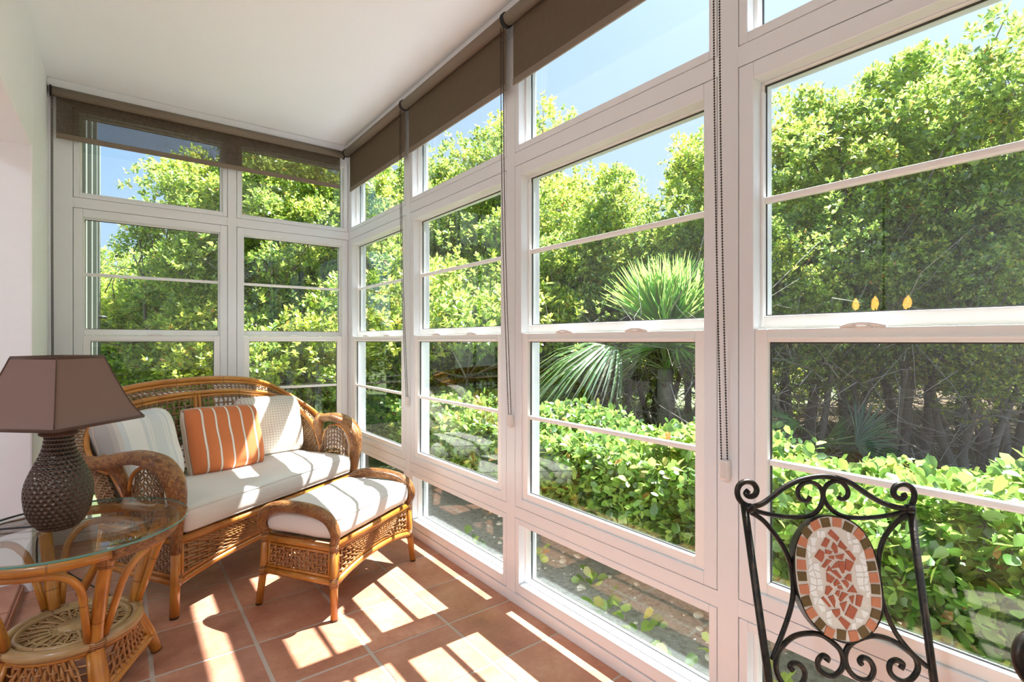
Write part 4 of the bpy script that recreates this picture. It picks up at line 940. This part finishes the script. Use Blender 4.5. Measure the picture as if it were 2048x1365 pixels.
PAL = [(.09, .165, .03), (.15, .26, .035), (.25, .38, .05), (.36, .46, .08), (.48, .44, .08), (.42, .22, .06)]
PALH = [(.07, .155, .03), (.12, .24, .04), (.21, .34, .06), (.33, .43, .09), (.42, .38, .08), (.42, .22, .06)]
def crown(clc, clr, per, nl, L0, seed, pal=PAL, wts=(3, 4, 4, 2.2, .35, .15), six=False, spread=1.0):
    """leaf rosettes on the skins of many small clumps"""
    n = len(clc) * per; c = np.repeat(clc, per, 0); r_ = np.repeat(clr, per)[:, None]
    d = nrm_(rng.normal(size=(n, 3)) + np.array([0, 0, .28])); sp = c + d * r_ * (rng.uniform(.4, 1.1, (n, 1)) + (rng.random((n, 1)) < .06) * rng.uniform(0, .5, (n, 1))) * np.array([1, 1, .8])
    ax = nrm_(d + np.array([0, 0, .55]) + rng.normal(size=(n, 3)) * .35)
    m_ = n * nl; A = np.repeat(ax, nl, 0); t = np.tile(np.arange(nl) / nl, n)[:, None]
    rad = nrm_(np.cross(A, rng.normal(size=(m_, 3)))); D = nrm_(A * (.25 + .9 * t) + rad * spread)
    P = np.repeat(sp, nl, 0) + A * t * L0 * 1.3
    L = L0 * rng.uniform(.65, 1.2, m_); tint = np.repeat(rng.uniform(.7, 1.25, n), nl)[:, None]
    col = leaf_cols(m_, pal, wts) * tint
    yc = np.repeat(np.repeat(rng.random(len(clc)), per), nl)[:, None]      # some clumps are younger and yellower
    col = col * (1 + np.array([.5, .22, -.1]) * np.clip(yc - .55, 0, 1) * 2)
    return leaf_mesh(name='foliage', P=P, D=D, L=L, Wd=L * rng.uniform(.42, .58, m_), col=np.clip(col, 0, .8), mat=M['leaf'], six=six)
def clumps(n, rx, rz, zc, rmin, rmax, flat=0):
    d = nrm_(rng.normal(size=(n, 3))); q = rng.uniform(.35, 1, (n, 1)) ** .5
    return d * q * np.array([rx, rx, rz]) + np.array([0, 0, zc]), rng.uniform(rmin, rmax, n)
def branches(cl, h0, base_r, name='trunk', ntw=60, zlow=.6):
    m = MB(); tops = []
    nst = 3
    for k in range(nst):
        a = 2 * PI * k / nst + random.uniform(-.5, .5); b = Vector((.12 * math.cos(a), .12 * math.sin(a), -.15)); e_ = Vector((random.uniform(.3, .7) * math.cos(a), random.uniform(.3, .7) * math.sin(a), h0 * random.uniform(.8, 1.15)))
        pts = spline([b, b.lerp(e_, .35) + Vector((random.uniform(-.12, .12), random.uniform(-.12, .12), 0)), b.lerp(e_, .7) + Vector((random.uniform(-.12, .12), random.uniform(-.12, .12), 0)), e_], 4)
        m.tube(pts, lerpn([base_r, base_r * .75, base_r * .5, base_r * .3], len(pts)), 6); tops += [pts[len(pts) // 2], pts[-3], pts[-1]]
    for c in cl[:34]:
        c = Vector(c); s_ = min(tops, key=lambda t_: (t_ - c).length); mid = s_.lerp(c, .5) + Vector([random.uniform(-.15, .15) for _ in range(3)])
        m.tube([s_, mid, c, c + (c - mid).normalized() * .25], [base_r * .28, base_r * .2, .008, .003], 4)
    for _ in range(ntw):   # bare dry twigs low in the crown
        a = random.uniform(0, 2 * PI); r_ = random.uniform(.1, 1.2); p = Vector((r_ * math.cos(a), r_ * math.sin(a), random.uniform(zlow, h0 * 1.2)))
        d = Vector((random.uniform(-1, 1), random.uniform(-1, 1), random.uniform(-.3, .8))).normalized() * random.uniform(.3, .9)
        m.tube([p, p + d * .5 + Vector((random.uniform(-.07, .07), 0, random.uniform(-.07, .07))), p + d], [.009, .006, .002], 3)
    return m.mesh(name, M['bark'])
VAR = []
for v in range(4):     # full-crowned trees, 4 m high at scale 1
    c, r_ = clumps(74, 1.25, 1.35, 2.55, .16, .40); fo = crown(c, r_, 72, 10, .056, v); VAR.append((fo, branches(c, 1.9, .07)))
c, r_ = clumps(34, .75, 1.0, 3.0, .14, .30); VAR.append((crown(c, r_, 60, 9, .056, 9, wts=(2, 3, 4, 3, .5, .2)), branches(c, 2.4, .05, ntw=24)))   # 4: thin open-crowned
c, r_ = clumps(52, 1.2, .85, .95, .2, .42); VAR.append((crown(c, r_, 85, 10, .056, 12, wts=(2, 3, 5, 3, .4, .15)), branches(c, .8, .04, ntw=60, zlow=.2)))     # 5: bush, 2 m
def tree(u, t, H, v, name, label, group=None, cat='tree', sx=1.0):
    a = (u - 1024) / 1026.0; p = dv * t + rv * (a * t)
    full_h = 4.15 if v < 4 else 4.15 if v == 4 else 2.0
    s_ = (H + .13) / full_h
    root = empty(name, (round(p.x, 3), round(p.y, 3), -.13), random.uniform(0, 6.28), label=label, cat=cat, group=group); root.scale = (s_ * sx, s_ * sx, s_)
    for me, nm, kd in ((VAR[v][0], 'foliage', 'stuff'), (VAR[v][1], 'trunk', None)):
        o = bpy.data.objects.new(nm, me); C.objects.link(o); o.parent = root
        if kd: o['kind'] = kd
    return root
T_FRONT = [
 (2010, 4.9, 4.45, 0, 'tall leafy tree at the right edge of the photo'),
 (1800, 5.2, 4.0, 1, 'leafy tree filling the middle of the rightmost window, just under the sky'),
 (1585, 5.5, 3.95, 2, 'leafy tree at the left side of the rightmost window'),
 (1440, 6.2, 3.85, 4, 'thin open-crowned tree against the sky, right side of the third window'),
 (1330, 7.2, 3.3, 3, 'lower leafy tree under the gap of sky in the third window from the corner'),
 (1165, 6.6, 3.6, 0, 'rounded yellow-green tree at the left of the third window from the corner'),
 (1085, 8.5, 5.2, 4, 'slender tall tree rising into the high pane above the third window'),
 (960, 8.0, 4.55, 1, 'leafy tree seen through the second window from the corner, right side'),
 (870, 8.6, 4.35, 2, 'leafy tree seen through the second window from the corner, left side'),
 (770, 8.0, 4.1, 3, 'leafy tree seen through the narrow window right beside the corner'),
 (650, 6.8, 3.9, 0, 'leafy tree just left of the corner post, behind the right pane of the back wall'),
 (545, 6.4, 3.75, 1, 'leafy tree in the middle of the right pane of the back wall'),
 (510, 6.9, 4.1, 2, 'leafy tree behind the mullion between the two back windows'),
 (390, 7.2, 3.9, 4, 'leafy tree with open crown against blue sky in the left back window'),
 (225, 9.0, 3.05, 0, 'low leafy tree beside the pale exterior wall, far left back window')]
T_BUSH = [
 (980, 6.4, 2.4, 5, 'bushy shrub low in the second window from the corner, right side'),
 (880, 6.8, 2.4, 5, 'bushy shrub low in the second window from the corner, left side'),
 (780, 6.8, 2.3, 5, 'bushy shrub low in the narrow window beside the corner'),
 (665, 6.2, 2.0, 5, 'shrub low behind the right arm of the loveseat, outside the back window'),
 (590, 6.0, 1.9, 5, 'shrub outside the right back window above the checked pillow'),
 (545, 6.7, 2.1, 5, 'shrub behind the post between the back windows, above the loveseat'),
 (455, 8.6, 2.4, 5, 'shrub outside the left back window, right half'),
 (365, 8.4, 2.4, 5, 'shrub outside the left back window, middle'),
 (250, 8.6, 2.4, 5, 'shrub outside the left back window beside the lamp shade'),
 (1590, 4.9, 2.65, 1, 'small bright green tree in the lower left of the rightmost window'),
 (1760, 5.0, 2.7, 2, 'small leafy tree in the middle of the rightmost window, under the tall one'),
 (1960, 4.5, 2.6, 3, 'small leafy tree at the right edge of the rightmost window'),
 (1450, 5.6, 2.8, 0, 'small leafy tree partly hidden by the post left of the iron chair'),
 (1240, 5.9, 2.8, 1, 'small leafy tree left of the bright fan palm'),
 (1110, 6.2, 2.8, 2, 'small leafy tree at the left edge of the third window from the corner')]
for u_, t_, H_, v_, lb in T_FRONT: tree(u_, t_, H_, v_, 'leafy_tree', lb, 'trees beyond the hedge')
for u_, t_, H_, v_, lb in T_BUSH: tree(u_, t_, H_, v_, 'leafy_shrub' if v_ == 5 else 'leafy_tree', lb, 'shrubs and small trees under the tall ones', 'shrub' if v_ == 5 else 'tree')
for i, (u_, t_, H_) in enumerate([(2150, 6.5, 4.2), (1900, 7.6, 4.4), (1690, 8.0, 4.0), (1500, 8.8, 3.9), (1380, 9.6, 3.5), (1240, 9.4, 3.4), (1090, 10.5, 4.2), (950, 11, 4.6), (830, 11.5, 4.5), (720, 10.5, 4.3), (600, 9.2, 4.2), (490, 8.8, 4.1), (400, 10.2, 3.3), (300, 11.5, 3.0), (200, 12.5, 3.0)]):
    tree(u_, t_, H_, i % 4, 'leafy_tree', 'leafy tree of the second row, mostly hidden behind the nearer crowns', 'second row of trees', sx=1.15)
for i, (u_, t_) in enumerate([(2100, 8.8), (1640, 9.4), (1240, 10.8), (1060, 9.4), (900, 9.8), (740, 9.4), (580, 8.6), (440, 8.4), (320, 9.2)]):
    tree(u_, t_, 2.5, 5, 'leafy_shrub', 'dark shrub deep under the trees of the second row', 'shrubs of the second row', 'shrub', sx=1.2)


# fan palms
def palm_frond(L=.55, n=30, span=200, droop=.25, petiole=.5, dcol=(.10, .22, .03)):
    """fan leaf in local space: petiole from the origin along +x, blade segments fanning at its end"""
    P_, T_, Cc = [], [], []
    for i in range(n):
        a = R(-span / 2 + span * i / (n - 1)); ln = L * (.72 + .28 * math.cos(a * .8)) * random.uniform(.92, 1.05)
        d = Vector((math.cos(a), math.sin(a), .12 * math.sin(i * 1.9))); sd = Vector((-math.sin(a), math.cos(a), 0)); w_ = ln * .021
        o_ = Vector((petiole, 0, 0)); dr = droop * random.uniform(.7, 1.4)
        pts = [(0, 0), (.35, .9), (.7, .7), (1, .05)]
        b = len(P_)
        for f_, ww in pts:
            c_ = o_ + d * ln * f_ + Vector((0, 0, -dr * ln * f_ * f_)); c2 = c_ + Vector((0, 0, w_ * .5 * ww))
            P_ += [c_ - sd * w_ * ww, c2, c_ + sd * w_ * ww]
        for k in range(3):
            q = b + k * 3
            T_ += [(q, q + 1, q + 4, q + 3), (q + 1, q + 2, q + 5, q + 4)]
        cc = [x * random.uniform(.8, 1.5) for x in dcol]; Cc += [cc] * 12
    b = len(P_); m = MB(); m.tube([(0, 0, 0), (petiole * .5, 0, .02), (petiole, 0, 0)], [.009, .007, .005], 5)
    P_ += [Vector(v) for v in m.v]; T_ += [tuple(b + i for i in f) for f in m.f]; Cc += [(.22, .30, .08)] * len(m.v)
    me = bpy.data.meshes.new('frond'); me.from_pydata([tuple(p) for p in P_], [], T_)
    at_ = me.attributes.new('col', 'FLOAT_COLOR', 'POINT'); at_.data.foreach_set('color', np.array([(*c_, 1) for c_ in Cc], np.float32).ravel()); me.materials.append(M['leaf']); me.update(); return me
FR = [palm_frond(.66, 44, 210, .35, .45, (.13, .26, .05)), palm_frond(.62, 44, 170, .95, .5, (.13, .22, .08)), palm_frond(.52, 44, 150, .12, .4, (.06, .12, .025)), palm_frond(.72, 36, 110, .15, .5, (.16, .31, .06))]
def palm(u, t, z, label, fronds, trunk=True):
    a = (u - 1024) / 1026.0; p = dv * t + rv * (a * t); root = empty('fan_palm', (p.x, p.y, -.13), 0, label=label, cat='palm')
    if trunk:
        m = MB(); m.tube([(0, 0, -.1), (.02, .01, z * .5), (0, 0, z + .13)], [.09, .08, .07], 10)
        for k in range(14): a_ = k * 2.4; z_ = .1 + (z) * k / 14; m.tube([(0.06 * math.cos(a_), .06 * math.sin(a_), z_), (.12 * math.cos(a_), .12 * math.sin(a_), z_ + .09)], [.02, .008], 4)
        m.build('trunk', M['bark'], root)
    for k, az, el, roll, s_ in fronds:
        o = bpy.data.objects.new('frond', FR[k]); C.objects.link(o); o.parent = root; o.location = (0, 0, z + .13)
        o.rotation_mode = 'QUATERNION'; o.rotation_quaternion = (Matrix.Rotation(R(az), 3, 'Z') @ Matrix.Rotation(R(-el), 3, 'Y') @ Matrix.Rotation(R(roll), 3, 'X')).to_quaternion(); o.scale = (s_, s_, s_)
palm(1330, 4.9, .93, 'bright green fan palm with upright spiky fronds, third window from the corner',
     [(3, 220 + 14 * k, 58 + 9 * (k % 3), (-1) ** k * 70, .9) for k in range(8)] + [(0, 200 + 22 * k, 35, 30 * (-1) ** k, .8) for k in range(8)] + [(3, 40 * k, 76, 40, .88) for k in range(9)] + [(1, 160, 22, 0, 1.15), (1, 135, 12, 10, 1.2)])
palm(1640, 3.9, .42, 'low dark fan palm spreading above the hedge behind the iron chair',
     [(2, -37, 12, 65, .72), (2, -50, 2, 50, .6), (2, -15, -5, 75, .55), (2, 215, 20, 60, .5), (0, 100, 40, 0, .45)], False)

# clipped hedge outside the right-hand windows
hedge = empty('clipped_hedge', (2.55, 2.0, -.13), 0, label='low clipped hedge of glossy round leaves outside the right-hand windows', cat='hedge')
HX0, HX1, HY0, HY1, HZ = 2.14, 2.92, -1.6, 5.4, .60
n = 20000
fr_top = rng.random(n)
X = rng.uniform(HX0, HX1, n); Y = rng.uniform(HY0, HY1, n); Z = rng.uniform(.06, HZ, n)
top = fr_top < .42; frn = (fr_top >= .42) & (fr_top < .80)
bump_ = .05 * np.sin(Y * 5.1) + .04 * np.sin(Y * 11.3 + X * 4)
Z[top] = HZ - .03 + bump_[top] + rng.normal(size=top.sum()) * .035; X[frn] = HX0 + rng.normal(size=frn.sum()) * .05 + .12 * (Z[frn] < .2) + .03 * np.sin(Y[frn] * 7)
dn = np.zeros((n, 3)); dn[:, 2] = .35; dn[top, 2] = 1.0; dn[frn, 0] = -.9
A = nrm_(dn + rng.normal(size=(n, 3)) * .4); nl = 4
rad = nrm_(np.cross(np.repeat(A, nl, 0), rng.normal(size=(n * nl, 3)))); tt = np.tile(np.arange(nl) / nl, n)[:, None]
D = nrm_(np.repeat(A, nl, 0) * (.4 + .8 * tt) + rad); P = np.repeat(np.stack([X, Y, Z], 1), nl, 0) + np.repeat(A, nl, 0) * tt * .04
L = .056 * rng.uniform(.6, 1.2, n * nl); col = leaf_cols(n * nl, PALH, (3.2, 4, 4, 2.2, .35, .12))
hm = leaf_mesh('hedge_foliage', P - np.array([2.55, 2.0, -.13]), D, L, L * rng.uniform(.55, .7, n * nl), col, M['hedgeleaf'], six=True)
o = bpy.data.objects.new('foliage', hm); C.objects.link(o); o.parent = hedge; o['kind'] = 'stuff'
m = MB()
for k in range(150):
    y_ = random.uniform(HY0, HY1); x_ = random.uniform(HX0 + .12, HX1 - .1); p = Vector((x_ - 2.55, y_ - 2.0, .0)); q = p + Vector((random.uniform(-.2, .2), random.uniform(-.2, .2), random.uniform(.4, .68)))
    m.tube([p, p.lerp(q, .5) + Vector((random.uniform(-.05, .05), random.uniform(-.05, .05), 0)), q], [.009, .006, .003], 4)
m.build('stems', M['bark'], hedge)
# the nearest big leaves one by one
def big_leaf(fold):
    m = MB(); prof = [(0, 0), (.12, .18), (.35, .42), (.6, .50), (.82, .38), (.95, .16), (1, 0)]
    vs = []; 
    for x_, w_ in prof: vs += [(x_, -w_ * .62, fold * w_), (x_, 0, -.06 * math.sin(x_ * 3)), (x_, w_ * .62, fold * w_)]
    fs = []
    for i in range(len(prof) - 1):
        q = i * 3; fs += [(q, q + 3, q + 4, q + 1), (q + 1, q + 4, q + 5, q + 2)]
    return vs, fs
LM = []
for k, c_ in enumerate([(.07, .19, .03), (.12, .29, .04), (.21, .40, .06), (.32, .46, .09), (.44, .38, .10)]):
    vs, fs = big_leaf(.16 + .05 * k); me = bpy.data.meshes.new('leaf'); me.from_pydata(vs, [], fs); at_ = me.attributes.new('col', 'FLOAT_COLOR', 'POINT')
    at_.data.foreach_set('color', np.array([(*c_, 1)] * len(vs), np.float32).ravel()); me.materials.append(M['hedgeleaf']); me.shade_smooth(); me.update(); LM.append(me)
lr = random.Random(5)
for i in range(290):
    y_ = lr.uniform(-.15, 2.1) if i % 3 else lr.uniform(-.15, 1.1); o = bpy.data.objects.new('leaf', LM[lr.choices(range(5), (3, 4, 3, 1.6, .3))[0]]); C.objects.link(o); o.parent = hedge
    if i % 5 < 2: loc = (lr.uniform(HX0, HX0 + .5), y_, HZ + lr.uniform(.0, .05)); ax = Vector((lr.uniform(-.8, .5), lr.uniform(-.8, .8), 1))
    else: loc = (HX0 - lr.uniform(.03, .11), y_, lr.uniform(.12, HZ)); ax = Vector((-1, lr.uniform(-.9, .9), lr.uniform(-.3, .9)))
    o.location = (loc[0] - 2.55, loc[1] - 2.0, loc[2] + .13); o.rotation_mode = 'QUATERNION'
    q = ax.normalized().to_track_quat('X', 'Z'); o.rotation_quaternion = q @ Matrix.Rotation(lr.uniform(-.8, .8), 3, 'X').to_quaternion(); s_ = lr.uniform(.048, .068); o.scale = (s_, s_, s_)

# small vines and shells on the sandy strip under the windows
PLM = []
for k in range(3):
    n2 = 16; a_ = rng.uniform(0, 6.28, n2); Pp = np.stack([np.cos(a_) * rng.uniform(0, .09, n2), np.sin(a_) * rng.uniform(0, .09, n2), rng.uniform(.01, .09, n2)], 1)
    Dd = nrm_(np.stack([np.cos(a_), np.sin(a_), rng.uniform(.1, .9, n2)], 1)); Ll = rng.uniform(.04, .075, n2)
    PLM.append(leaf_mesh('vine', Pp, Dd, Ll, Ll * .75, leaf_cols(n2, PALH, (2, 3, 3, 3, 1, .3)), M['hedgeleaf'], six=True))
spots = [(1.75, 2.75, 'leafy seedling on the sand under the second window from the corner'), (1.95, 2.35, 'seedling at the hedge foot, outside the second window from the corner'), (1.85, 1.66, 'dark green seedling at the top left of the low window beside the ottoman'),
         (1.80, 1.45, 'small green sprig on sand, centre of the third low window'), (1.72, 1.22, 'tiny sprig among shells, low in the third low window'), (1.95, 1.15, 'yellow-green vine at the hedge foot, middle of the third low window'),
         (1.70, .98, 'leafy seedling at the lower right corner of the third low window'), (1.92, .90, 'pale vine at the upper right of the third low window'), (1.75, .68, 'seedling outside the low window behind the iron chair, left side'),
         (1.85, .50, 'trailing vine outside the low window behind the iron chair'), (1.9, .25, 'leafy vine outside the low window, right of the iron chair'), (2.0, 1.9, 'pale yellow vine where hedge and sand meet, left end of the third low window')]
for i, (x_, y_, lb) in enumerate(spots):
    o = bpy.data.objects.new('ground_vine', PLM[i % 3]); C.objects.link(o); o.location = (x_, y_, -.13); o.rotation_euler = (0, 0, i * 1.3); o.scale = (1.05,) * 3; tag(o, lb, 'plant', 'vines and seedlings on the sand')
sm = []
for k in range(4):
    bm = bmesh.new(); bmesh.ops.create_icosphere(bm, subdivisions=2, radius=.016)
    for v_ in bm.verts: v_.co = Vector((v_.co.x * 1.2, v_.co.y, v_.co.z * .5)) * (1 + .35 * noise.noise(v_.co * 60 + Vector((k, 0, 0))))
    me = bpy.data.meshes.new('shell'); bm.to_mesh(me); bm.free(); me.materials.append(M['shell']); me.shade_smooth(); sm.append(me)
for i in range(120):
    x_ = lr.uniform(1.62, 2.25); y_ = lr.uniform(.2, 3.2); o = bpy.data.objects.new('shell_fragment', sm[i % 4]); C.objects.link(o)
    s_ = lr.choice([.4, .5, .7, 1.0, 1.5]); o.location = (x_, y_, -.13 + .004 * s_); o.rotation_euler = (0, 0, lr.uniform(0, 6)); o.scale = (s_,) * 3
    tag(o, 'pale shell fragment lying on the sand strip between hedge and windows', 'shell', 'shell fragments on the sand strip')
# dry brush tangled under the trees
m = MB()
for k in range(3000):
    t_ = random.uniform(4.0, 7.5); a = random.uniform(-.8, 1.05); p = dv * t_ + rv * (a * t_); p.z = random.uniform(-.1, 1.5)
    d = Vector((random.uniform(-1, 1), random.uniform(-1, 1), random.uniform(-.5, 1))).normalized() * random.uniform(.25, .9)
    if p.x < 3.4 or p.y > 6.5: continue
    m.tube([p, p + d * .5 + Vector((random.uniform(-.1, .1), random.uniform(-.1, .1), random.uniform(-.1, .1))), p + d], [.005, .0035, .0015], 3)
m.build('dry_brush', M['twig'], None, label='tangle of bare grey twigs under the trees behind the hedge', cat='brush', kind='stuff')
